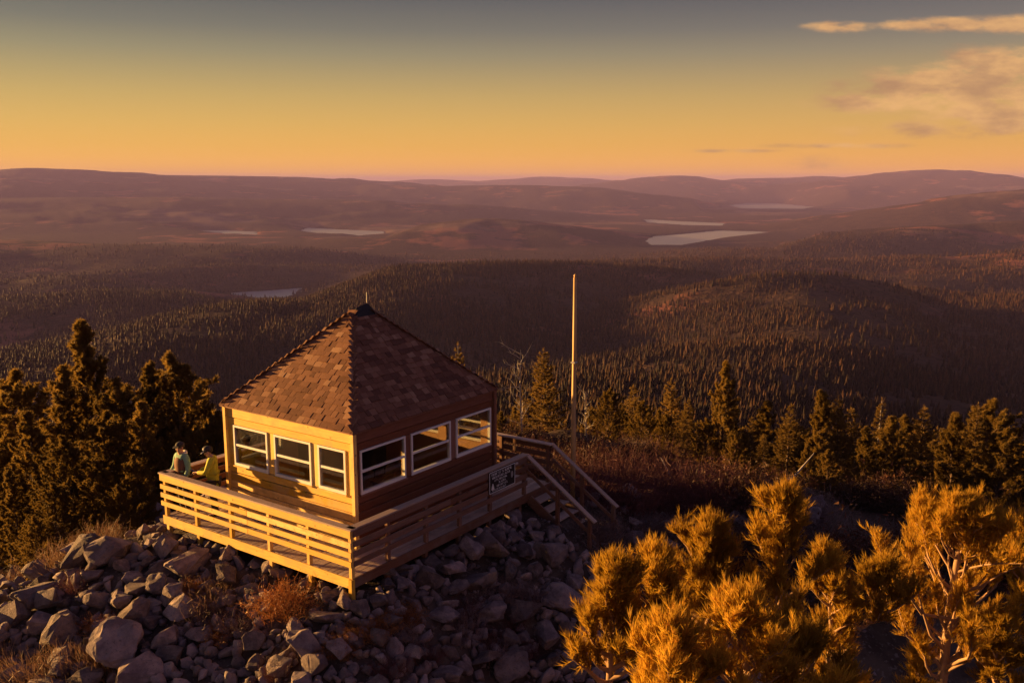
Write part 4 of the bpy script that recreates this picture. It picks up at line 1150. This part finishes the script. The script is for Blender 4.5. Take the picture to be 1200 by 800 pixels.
for px, py, D, k in [(58, 428, 38, 'pine2'), (140, 440, 37, 'pine1'), (182, 424, 40, 'pine2'), (232, 442, 45, 'pine0'), (8, 430, 44, 'pine1'), (-20, 470, 38, 'pine0'), (30, 480, 35, 'pine0'), (118, 478, 34, 'pine1'), (165, 468, 35, 'pine0'),
                     (250, 478, 41, 'pine1'), (70, 505, 32, 'pine1'), (212, 490, 37, 'pine1'), (18, 545, 31, 'pine2'), (110, 535, 31, 'pine1'), (158, 530, 32, 'pine1'), (-15, 560, 33, 'pine1'), (60, 560, 29.5, 'pine1'), (195, 540, 36, 'pine2'),
                     (140, 575, 29, 'pine1'), (255, 520, 38, 'pine2'), (285, 500, 46, 'pine1'), (40, 605, 28, 'pine1'), (-30, 520, 34, 'pine1'), (0, 500, 40, 'pine1')]:
    kd = {'pine0': 'tapering', 'pine1': 'broad rounded', 'pine2': 'slim leaning'}[k]; row = 'back' if D > 36 else 'front'
    hero(px, py, D, k, f'{kd} dark pine in the {row} row of the stand left of the deck', f'{kd} pines, {row} row left of the deck', random.uniform(.95, 1.2))
hero(640, 410, 58, 'fir0', 'dark pointed fir between the cabin and the flagpole', None, 1.25)
hero(850, 421, 46, 'pine0', 'tall bright pine standing above the red brush', None, .9)
hero(1032, 468, 52, 'fir2', 'spindly fir with a pale bare trunk showing through its crown', None, 1.1)
hero(965, 455, 60, 'pine2', 'leaning pine with a ragged top beside the spindly fir', None)
hero(880, 488, 44, 'fir1', 'short broad fir next to the tall bright pine', None, 1.2)
hero(538, 404, 66, 'fir2', 'pale thin tree top poking out behind the cabin roof', None)
RG = 'conifers on the slope beyond the steps'
for px, py, D, k in [(745, 452, 72, 'fir1'), (790, 446, 68, 'fir0'), (612, 458, 52, 'fir2'), (715, 490, 60, 'pine1'), (825, 505, 50, 'fir1'), (1066, 484, 60, 'pine1'), (1002, 480, 64, 'fir1'), (1130, 500, 68, 'fir0'), (1160, 465, 56, 'pine1'),
                     (1188, 488, 60, 'fir1'), (1100, 502, 74, 'fir0'), (930, 492, 64, 'pine1'), (762, 505, 55, 'pine1'), (690, 475, 88, 'fir0'), (662, 492, 64, 'fir1'), (1010, 525, 48, 'pine1'), (955, 520, 46, 'pine1'), (1090, 535, 54, 'pine1'),
                     (1150, 540, 50, 'pine1'), (1198, 525, 48, 'pine1'), (905, 528, 52, 'pine1'), (590, 480, 62, 'pine1'), (700, 520, 52, 'pine1'), (1060, 560, 44, 'pine1'), (1000, 565, 42, 'fir1'), (1110, 575, 42, 'pine1'), (730, 530, 46, 'pine1'),
                     (780, 530, 44, 'pine1'), (1180, 580, 42, 'pine1'), (940, 560, 42, 'pine1'), (870, 545, 43, 'pine1'), (1230, 500, 52, 'fir0'), (805, 480, 78, 'fir1'), *EXTRA, (1050, 510, 80, 'fir0'), (970, 500, 82, 'fir1'), (655, 525, 50, 'pine1')]:
    kd = {'fir0': 'dense dark fir', 'fir1': 'loose branched fir', 'fir2': 'thin pale trunked fir', 'pine1': 'wide bushy pine', 'pine0': 'tapering tufted pine'}[k]; side = 'behind the flagpole' if px < 800 else 'behind the golden pines'
    hero(px, py, D, k, f'{kd} on the slope {side}', f'{kd}s {side}', random.uniform(.95, 1.25))
# middle distance: individuals down the flank of the mountain
MG = 'conifers scattered down the mountain flank'
cnt = 0; tries = 0; taken = []
while cnt < 210 and tries < 20000:
    tries += 1
    D = 62 * (430 / 62) ** random.random(); px = random.uniform(-60, 1260)
    x, y = CAM[:2] + FW * D + RT * ((px - 600) / FPX * D)
    z = gz(x, y); X2, Y2, _ = pix((x, y, z + 4)); X3, Y3, _ = pix((x, y, z))
    if Y3[0] > 660 or (170 < px < 600 and D < 120): continue
    if any((x - a) ** 2 + (y - b) ** 2 < 9 for a, b in taken): continue
    taken.append((x, y))
    key = random.choice(('low0', 'low1', 'low0', 'low2')); hh = random.uniform(5.0, 9.5); zone = 'near the crest' if D < 130 else 'lower down'
    zn, where = ('upper', 'close below the summit') if D < 130 else ('lower', 'far down towards the valley')
    kd = {'low0': 'dense pointed fir', 'low1': 'thin gappy fir', 'low2': 'round tufted pine'}[key]; sz = 'tall' if hh > 7.2 else 'short'
    plant(key, x, y, z - .15, hh, f'{sz} {kd} on the mountain flank {where}', f'{sz} {kd}s on the {zn} flank', random.uniform(.9, 1.3)); cnt += 1
print('mid trees', cnt)

# far forest: one mass of thousands of trees
NF = 170000
g = np.random.default_rng(5)
Df = np.concatenate([300 * (1500 / 300) ** g.random(60000), np.sqrt(g.uniform(1300 ** 2, 3700 ** 2, 85000)), np.sqrt(g.uniform(3500 ** 2, 7600 ** 2, 90000))])
az = g.uniform(R(-33), R(33), len(Df))
fx_ = CAM[0] + Df * (FW[0] * np.cos(az) + RT[0] * np.sin(az)); fy_ = CAM[1] + Df * (FW[1] * np.cos(az) + RT[1] * np.sin(az))
dn = vnoise(fx_ / 160, fy_ / 160, 31) + .6 * vnoise(fx_ / 55, fy_ / 55, 32)
dn = dn + .9 * vnoise(fx_ / 420, fy_ / 420, 33)
keep = g.random(len(Df)) < np.clip(.75 + .75 * dn, .05, 1.0) * (1 - .92 * sstep(Df, 4200, 7600))
for poly in LAKEW: keep &= ~in_poly(fx_, fy_, poly)
fx_, fy_, Df = fx_[keep], fy_[keep], Df[keep]
fz_ = hgt(fx_, fy_)
sc = np.clip(g.lognormal(-.12, .32, len(fx_)), .35, 1.7) * (9.0 + 4.5 * sstep(Df, 400, 1500)) * (1 + .3 * sstep(Df, 3000, 6000))
me = bpy.data.meshes.new('forest'); me.vertices.add(len(fx_)); me.vertices.foreach_set('co', np.column_stack([fx_, fy_, fz_ - .4]).astype(np.float32).ravel())
a = me.attributes.new('tsize', 'FLOAT_VECTOR', 'POINT'); wd = g.uniform(.8, 1.35, len(fx_)) * (1 + .35 * sstep(Df, 2500, 5000))
a.data.foreach_set('vector', np.column_stack([sc * wd, sc * wd, sc]).astype(np.float32).ravel())
a = me.attributes.new('tint', 'FLOAT', 'POINT'); a.data.foreach_set('value', np.clip(g.beta(1.3, 3.0, len(fx_)) + .12 * dn[keep], 0, 1).astype(np.float32))
a = me.attributes.new('trot', 'FLOAT_VECTOR', 'POINT'); a.data.foreach_set('vector', np.column_stack([g.normal(0, .05, len(fx_)), g.normal(0, .05, len(fx_)), g.uniform(0, 6.28, len(fx_))]).astype(np.float32).ravel())
forest = mobj('forest', me); prop(forest, 'dense conifer forest covering the ridges and valley below', 'forest', kind='stuff')
ng = bpy.data.node_groups.new('forest_scatter', 'GeometryNodeTree')
ng.interface.new_socket('Geometry', in_out='INPUT', socket_type='NodeSocketGeometry'); ng.interface.new_socket('Geometry', in_out='OUTPUT', socket_type='NodeSocketGeometry')
def gn(t, **kw):
    n = ng.nodes.new(t)
    for k, v in kw.items(): setattr(n, k, v)
    return n
gi = gn('NodeGroupInput'); go = gn('NodeGroupOutput'); jn = gn('GeometryNodeJoinGeometry')
for zb, rb, dp, nv_ in ((.06, .19, .50, 6), (.30, .145, .42, 5), (.56, .095, .45, 5)):
    co = gn('GeometryNodeMeshCone', fill_type='NONE'); co.inputs['Vertices'].default_value = nv_; co.inputs['Radius Top'].default_value = .004; co.inputs['Radius Bottom'].default_value = rb; co.inputs['Depth'].default_value = dp
    tf = gn('GeometryNodeTransform'); tf.inputs['Translation'].default_value = (0, 0, zb); tf.inputs['Rotation'].default_value = (.04, -.05, zb * 3)
    ng.links.new(co.outputs['Mesh'], tf.inputs['Geometry']); ng.links.new(tf.outputs[0], jn.inputs[0])
sm = gn('GeometryNodeSetMaterial'); sm.inputs['Material'].default_value = MATS['far_forest']; ng.links.new(jn.outputs[0], sm.inputs['Geometry'])
ip = gn('GeometryNodeInstanceOnPoints')
ng.links.new(gi.outputs[0], ip.inputs['Points']); ng.links.new(sm.outputs[0], ip.inputs['Instance'])
na = gn('GeometryNodeInputNamedAttribute', data_type='FLOAT_VECTOR'); na.inputs['Name'].default_value = 'tsize'; ng.links.new(na.outputs[0], ip.inputs['Scale'])
nr = gn('GeometryNodeInputNamedAttribute', data_type='FLOAT_VECTOR'); nr.inputs['Name'].default_value = 'trot'; ng.links.new(nr.outputs[0], ip.inputs['Rotation'])
ng.links.new(ip.outputs[0], go.inputs[0])
md = forest.modifiers.new('scatter', 'NODES'); md.node_group = ng

# ------------------------------------------------------------------ boulders
def rock_mesh(seed, sub=2):
    g = np.random.default_rng(seed); bm = bmesh.new()
    n = g.integers(11, 18); pts = unit(g.normal(size=(n, 3))) * g.uniform(.72, 1.0, (n, 1)); pts[:, 2] *= .8
    for p in pts: bm.verts.new(p)
    r = bmesh.ops.convex_hull(bm, input=bm.verts[:])
    bmesh.ops.delete(bm, geom=[v for v in bm.verts if not v.link_faces], context='VERTS')
    bmesh.ops.bevel(bm, geom=bm.edges[:], offset=.07, segments=1, affect='EDGES', clamp_overlap=True)
    bmesh.ops.triangulate(bm, faces=bm.faces[:])
    bmesh.ops.subdivide_edges(bm, edges=[e for e in bm.edges if e.calc_length() > .2], cuts=1, use_grid_fill=False)
    bmesh.ops.triangulate(bm, faces=bm.faces[:])
    P = np.array([v.co for v in bm.verts]); N = unit(P)
    dsp = .09 * vnoise(P[:, 0] * 2.6 + seed, P[:, 1] * 3 + P[:, 2] * 2, seed) + .045 * vnoise(P[:, 0] * 8, P[:, 2] * 8 + P[:, 1] * 5, seed + 1)
    for v, d, nn in zip(bm.verts, dsp, N): v.co += Vector(nn * d)
    me = bpy.data.meshes.new('boulder'); bm.to_mesh(me); bm.free()
    me.materials.append(MATS['granite'])
    return me
ROCKS = [rock_mesh(300 + k) for k in range(14)]
placed = []
def under_deck(x, y, m=0.0): return (D0u - m < x < D1u + m and D0v - m < y < D1v + m) or (S0u - .1 < x < S1u + .1 and D0v - 3.0 < y < D0v)
def boulder(x, y, rx, ry, rz_, label, group, sink=.35, yaw=None, tilt=.25):
    o = bpy.data.objects.new('boulder', random.choice(ROCKS))
    o.location = (x, y, gz(x, y) + rz_ * (1 - sink * 1.6)); o.scale = (rx, ry, rz_)
    o.rotation_euler = (random.gauss(0, tilt), random.gauss(0, tilt), yaw if yaw is not None else random.uniform(0, 6.28))
    link(o); prop(o, label, 'boulder', group); placed.append((x, y, max(rx, ry))); return o
BIG = [(135, 640, 64, 50, 'big dark slab shouldered boulder on the skyline left of the deck'), (222, 660, 58, 42, 'large peaked boulder under the far end of the sunlit railing'), (195, 641, 34, 42, 'pale faceted boulder beside the deck corner below the people'),
       (163, 688, 36, 26, 'pale oblong boulder lying below the peaked boulder'), (115, 705, 36, 32, 'squat dark boulder with one sunlit end'), (215, 712, 50, 40, 'broad flat faced boulder below the middle of the sunlit railing'),
       (178, 727, 30, 28, 'small squarish grey block beside the broad flat faced boulder'), (143, 755, 80, 50, 'largest rounded grey boulder in the rock pile below the deck'), (72, 742, 44, 50, 'tall upright boulder with a sunlit rim among dry grass'),
       (196, 750, 40, 34, 'leaning wedge boulder next to the largest rounded boulder'), (42, 698, 50, 40, 'sloping boulder with a long sunlit top edge'), (50, 730, 40, 36, 'dark boulder below the long edged sloping boulder'),
       (160, 792, 64, 40, 'half seen boulder with a bright crest by the dry grass'), (300, 752, 34, 30, 'pale angular block below the orange bush'), (350, 738, 38, 30, 'smooth topped grey boulder right of the pale angular block'),
       (302, 780, 38, 24, 'low flat stone below the pale angular block'), (444, 703, 33, 28, 'rounded pinkish boulder beside the deck corner post'), (525, 706, 33, 22, 'pale rounded stone under the shaded railing'),
       (500, 702, 22, 22, 'small grey stone beside the pale rounded stone'), (525, 790, 48, 28, 'pale angular boulder at the foot of the shaded rock pile'), (562, 678, 56, 36, 'long tilted slab lying in the shaded rocks'),
       (650, 648, 48, 48, 'big dark boulder below the sign and beside the steps'), (668, 700, 60, 40, 'wide grey outcrop boulder below the steps'), (640, 745, 50, 40, 'rough grey boulder between the outcrop and the golden pines'),
       (745, 632, 30, 24, 'grey boulder at the foot of the steps'), (782, 640, 40, 28, 'broad boulder behind the foot of the steps'), (15, 720, 40, 36, 'dark boulder at the far end of the rock skyline'), (370, 780, 40, 30, 'dark squat boulder low in the shaded rocks')]
for px, py, w, h, lab in BIG:
    P = ground_hit(px, py + h * .28); D = np.linalg.norm(P - CAM); r = w / 2 / FPX * D; rh = h / 2 / FPX * D
    if under_deck(P[0], P[1], .0): P = P - np.array([FW[0], FW[1], 0]) * .8
    boulder(P[0], P[1], r * 1.08, r * random.uniform(.8, 1.1), rh * 1.15, lab, None, sink=.3, tilt=.15)
cands = []
OB = ground_hit(341, 712)[:2]                                          # the orange shrub keeps its place
tries = 0
while len(cands) < 1250 and tries < 9000:
    tries += 1
    px = random.uniform(-30, 720) if random.random() < .88 else random.uniform(690, 960); py = random.uniform(585, 830)
    P = ground_hit(px, py, 10, 60); x, y = P[0], P[1]; D = np.linalg.norm(P - CAM)
    size = min(.62, max(.08, random.lognormvariate(-1.28, .52)))
    if px > 700 and random.random() < .6: continue
    if (D0u + .15 < x < D1u - .2 and D0v + .15 < y < D1v - .2) or (S0u - .25 - size < x < S1u + .35 + size and D0v - 3.9 < y < D0v + .3): continue
    if (x - OB[0]) ** 2 + (y - OB[1]) ** 2 < .55 ** 2: continue
    tb = OB - CAM[:2]; tb = tb / np.linalg.norm(tb); rel = np.array([x, y]) - OB
    if -1.1 < rel @ tb < 0 and abs(rel[0] * tb[1] - rel[1] * tb[0]) < .55: size = min(size, .12)
    if under_deck(x, y, .4): size = min(size, .3)
    k = .50 if size > .22 else .36
    if any((x - a) ** 2 + (y - b) ** 2 < (k * (size + c)) ** 2 for a, b, c in placed): continue
    placed.append((x, y, size)); cands.append((x, y, size))
cands.sort(key=lambda c: -c[2])
print('rocks', len(cands), tries)
for x, y, sz in cands[:270]:
    lab, grp = (('large rough boulder in the jumble of rocks around the deck', 'large rocks around the deck') if sz > .36 else
                ('middling grey rock wedged among the boulders around the deck', 'middling rocks around the deck') if sz > .22 else
                ('small grey stone between the boulders around the deck', 'small stones around the deck'))
    fl = random.choice((.62, .95)); shp = 'flat' if fl < .8 else 'blocky'; side = 'on the sunlit side of the deck' if y > 1.2 and x < 0 else ('beyond the steps' if x > 6.3 else 'on the shaded side of the deck')
    siz = 'large' if sz > .36 else 'middling' if sz > .22 else 'small'
    lab = f'{siz} {shp} grey rock in the jumble {side}'; grp = f'{siz} {shp} rocks {side}'
    boulder(x, y, sz * random.uniform(.9, 1.35), sz * random.uniform(.75, 1.1), sz * fl * random.uniform(.9, 1.1), lab, grp, sink=.25, tilt=.3)
# loose rubble between the boulders
g = np.random.default_rng(9)
SM = []
for sd in range(5):
    m_ = rock_mesh(520 + sd); m_.calc_loop_triangles()
    SM.append((np.array([v.co for v in m_.vertices]), np.array([t_.vertices for t_ in m_.loop_triangles])))
rv = []; rf = []; nb_ = 0
small = [(x, y, sz) for x, y, sz in cands[270:]]
for _ in range(2600):
    a_ = g.uniform(0, 6.283); q_ = 3.2 + 9 * g.random(); small.append((2.57 + q_ * 1.15 * math.cos(a_), 2.15 + q_ * math.sin(a_), -min(.1, math.exp(g.normal(-3.1, .4)))))
octv = np.array([(1, 0, 0), (-1, 0, 0), (0, 1, 0), (0, -1, 0), (0, 0, 1), (0, 0, -1)], float)
octf = np.array([(0, 2, 4), (2, 1, 4), (1, 3, 4), (3, 0, 4), (2, 0, 5), (1, 2, 5), (3, 1, 5), (0, 3, 5)])
zs_ = hgt(np.array([c[0] for c in small]), np.array([c[1] for c in small]))
for (x, y, sz), z in zip(small, zs_):
    vv, ff = SM[g.integers(0, 5)] if sz > 0 else (octv * g.uniform(.6, 1.2, (6, 1)), octf)
    q = Quaternion(unit(g.normal(size=4))).to_matrix(); sz = abs(sz)
    w = (vv * np.array([1.2, 1, .85]) * sz) @ np.array(q).T + np.array([x, y, z + sz * .25])
    rv.append(w); rf.append(ff + nb_); nb_ += len(vv)
rv = np.concatenate(rv); rf = np.concatenate(rf)
prop(mobj('rubble', npmesh('rubble', rv, np.array(rf), 'granite')), 'loose stones filling the gaps between the boulders', 'rubble', kind='stuff')

# ------------------------------------------------------------------ shrubs and grass
def shrub_mesh(seed, mat, n=150, h=.8, spread=.55, curve=.3, fork=3, w=.006, leaf=0, leaf_w=.012):
    g = np.random.default_rng(seed); V_ = []
    def strand(p, d, L, w0):
        segs = 3; q = p; ps = [p]
        for _ in range(segs):
            d = unit(d + g.normal(0, curve, 3) * .5 + np.array([0, 0, .12])); q = q + d * L / segs; ps.append(q)
        for i_ in range(segs):
            a, b = ps[i_], ps[i_ + 1]; sd = unit(np.cross(b - a, g.normal(size=3))); w1 = w0 * (1 - i_ / segs) + .001; w2 = w0 * (1 - (i_ + 1) / segs) + .0008
            V_.append([a - sd * w1, a + sd * w1, b + sd * w2]); V_.append([a - sd * w1, b + sd * w2, b - sd * w2])
        return ps
    for _ in range(n):
        p = np.array([*(g.normal(0, spread * .35, 2)), -.05]); d = unit(np.array([p[0] * 1.1 / spread, p[1] * 1.1 / spread, .9]) + g.normal(0, .25, 3))
        L = h * g.uniform(.55, 1.1); ps = strand(p, d, L, w)
        for _ in range(fork):
            i_ = g.integers(1, 3); q = ps[i_] + (ps[i_ + 1] - ps[i_]) * g.random(); p2 = strand(q, unit(ps[i_ + 1] - ps[i_] + g.normal(0, .5, 3)), L * g.uniform(.25, .5), w * .6)
            for _ in range(leaf):
                c = p2[g.integers(0, 4)] + g.normal(0, .03, 3); a = g.normal(size=3) * leaf_w; b = g.normal(size=3) * leaf_w; V_.append([c, c + a, c + b])
    return tri_mesh('branches', [np.array(V_).reshape(-1, 3)], mat)
SHR = {'red': [shrub_mesh(61, 'twig_red', 170, .9), shrub_mesh(62, 'twig_red', 150, 1.05, .7)], 'orange': [shrub_mesh(63, 'twig_orange', 260, .42, .5, .5, 4, .005, leaf=2)],
       'grey': [shrub_mesh(64, 'twig_grey', 190, .55, .6, .5, 3, .005)], 'grass': [shrub_mesh(65, 'dry_grass', 230, .42, .5, .35, 0, .006), shrub_mesh(66, 'dry_grass', 260, .55, .6, .4, 1, .006)],
       'leaf': [shrub_mesh(67, 'leaf_russet', 120, .9, .8, .5, 4, .006, leaf=6, leaf_w=.03)]}
for kk, ms in SHR.items():
    for m in ms: m.name = {'red': 'red_twigs', 'orange': 'orange_twigs', 'grey': 'grey_twigs', 'grass': 'dry_stems', 'leaf': 'russet_leaves'}[kk]
def shrub(kind, px, py, s, label, group=None, jx=0):
    P = ground_hit(px, py); o = mobj('grass_tuft' if kind == 'grass' else 'shrub', random.choice(SHR[kind]), None, (P[0], P[1], P[2] - .03))
    o.scale = (s * random.uniform(.9, 1.2), s * random.uniform(.9, 1.2), s); o.rotation_euler = (0, 0, random.uniform(0, 6.28))
    prop(o, label, 'grass' if kind == 'grass' else 'shrub', group)
shrub('orange', 341, 712, 1.45, 'glowing orange shrub growing among rocks below the sunlit railing')
for px, py in [(418, 745), (395, 762), (445, 735), (470, 722), (260, 745), (232, 690), (120, 735)]: shrub('orange', px, py, .8, 'small rusty bush in the shaded rocks below the deck corner', 'small rusty bushes')
for px, py, s in [(590, 700, 1.1), (612, 708, 1.0), (540, 735, .9), (470, 750, .8), (240, 725, .9), (285, 735, .8), (575, 770, .9)]:
    shrub('grey', px, py, s, 'purplish leafless brush growing between the shaded rocks', 'leafless brush between the rocks')
for px, py, s in [(95, 775, 1.4), (115, 770, 1.2), (75, 785, 1.3), (40, 790, 1.4), (20, 800, 1.3), (60, 800, 1.4), (130, 790, 1.1), (175, 615, 1.4), (160, 622, 1.2), (185, 605, 1.4), (150, 612, 1.3), (170, 600, 1.3), (80, 660, 1.3), (60, 668, 1.3), (100, 650, 1.3), (250, 700, 1.0), (248, 715, 1.0), (120, 640, 1.2), (30, 680, 1.2), (10, 780, 1.3)]:
    shrub('grass', px, py, s, 'dry golden grass tuft on the sunny side of the rocks', 'dry grass tufts')
for i_ in range(26):
    px = random.uniform(716, 850); py = random.uniform(574, 606) + (px - 716) * .02
    shrub('red', px, py, random.uniform(.9, 1.35), 'thin red stemmed shrub in the brush beyond the steps', 'red brush beyond the steps')
for px, py in [(690, 575), (700, 570), (712, 565), (684, 585), (728, 560), (745, 556), (900, 590), (912, 588), (925, 592)]:
    shrub('red', px, py, 1.0, 'thin red stemmed shrub in the brush beyond the steps', 'red brush beyond the steps')
for i_ in range(24):
    px = random.uniform(-20, 130); py = random.uniform(600, 655) - px * .25
    shrub('leaf', px, py, random.uniform(.9, 1.5), 'russet leaved bush below the dark pines', 'russet bushes below the pines')
for i_ in range(26):
    px = random.uniform(700, 960); py = random.uniform(610, 690)
    shrub('grey', px, py, random.uniform(1.0, 1.5), 'low grey brush in the shade behind the golden pines', 'grey brush behind the golden pines')

for i_ in range(34):
    px = random.uniform(590, 780); py = random.uniform(522, 562)
    shrub(random.choice(('red', 'grey', 'leaf')), px, py, random.uniform(.8, 1.3), 'tangled low shrub on the hump behind the flagpole', 'shrubs behind the flagpole')
for i_ in range(40):
    px = random.uniform(860, 1210); py = random.uniform(585, 720)
    shrub(random.choice(('grey', 'leaf', 'grey')), px, py, random.uniform(1.1, 1.8), 'dim undergrowth bush on the slope between the pines', 'undergrowth between the pines')
for px, py in [(540, 720), (600, 735), (500, 775), (620, 770), (570, 755), (455, 790), (90, 690), (30, 660), (330, 790)]:
    shrub('red', px, py, .5, 'low reddish twigs rooted between the boulders below the deck', 'reddish twigs among the boulders')
# dead wood
def snag(px, py, D, h, seed, label):
    P = at_dist(px, py, D); z = gz(P[0], P[1]); t = prop(empty('dead_tree', (P[0], P[1], z)), label, 'tree'); g = np.random.default_rng(seed); mb = MB()
    tp = limb(mb, (0, 0, -.3), (g.normal(0, .1), g.normal(0, .1), 1), h, .05, g, bend=(0, 0, 0), n=6, wob=.05); mb.build('trunk', 'deadwood', t)
    for k in range(16):
        p, d = lerp_pts(tp, .25 + .75 * k / 16); an = g.uniform(0, 6.28); m2 = MB(); pts = limb(m2, p, (math.cos(an), math.sin(an), .6), h * .22 * g.uniform(.5, 1.2), .018, g, n=3, wob=.3)
        for q in range(3):
            pp, dd = lerp_pts(pts, g.uniform(.3, .9)); limb(m2, pp, unit(dd + g.normal(0, .6, 3)), h * .1, .009, g, n=2, wob=.3)
        m2.build('limb', 'deadwood', t)
    return t
snag(612, 520, 40, 4.6, 71, 'bare pale dead tree behind the cabin corner')
snag(686, 520, 38, 2.4, 72, 'thin dead sapling beside the flagpole')
snag(1112, 520, 58, 5.0, 73, 'grey dead tree among the conifers beyond the golden pines')
for px, py, ln_, an, lab in [(790, 582, 1.6, .4, 'bleached fallen branch in the red brush'), (905, 575, 2.2, -.5, 'bleached fallen log behind the front pines')]:
    P = ground_hit(px, py); mb = MB(); limb(mb, (P[0], P[1], P[2] + .12), (math.cos(an), math.sin(an), .12), ln_, .07, np.random.default_rng(int(px)), n=4, wob=.12)
    prop(mb.build('fallen_branch', 'deadwood'), lab, 'log')

# ------------------------------------------------------------------ haze
hz = MB(); zt = 60.0; hb = FLOOR - 6
hmax = float(TZ.max()); zt = hmax + 40
hz.box((0, 0, (zt + hb) / 2), (164000, 164000, zt - hb)); ho = hz.build('haze', 'haze')
prop(ho, 'thin evening haze filling the valleys', 'haze', kind='stuff')
print('haze top', zt)
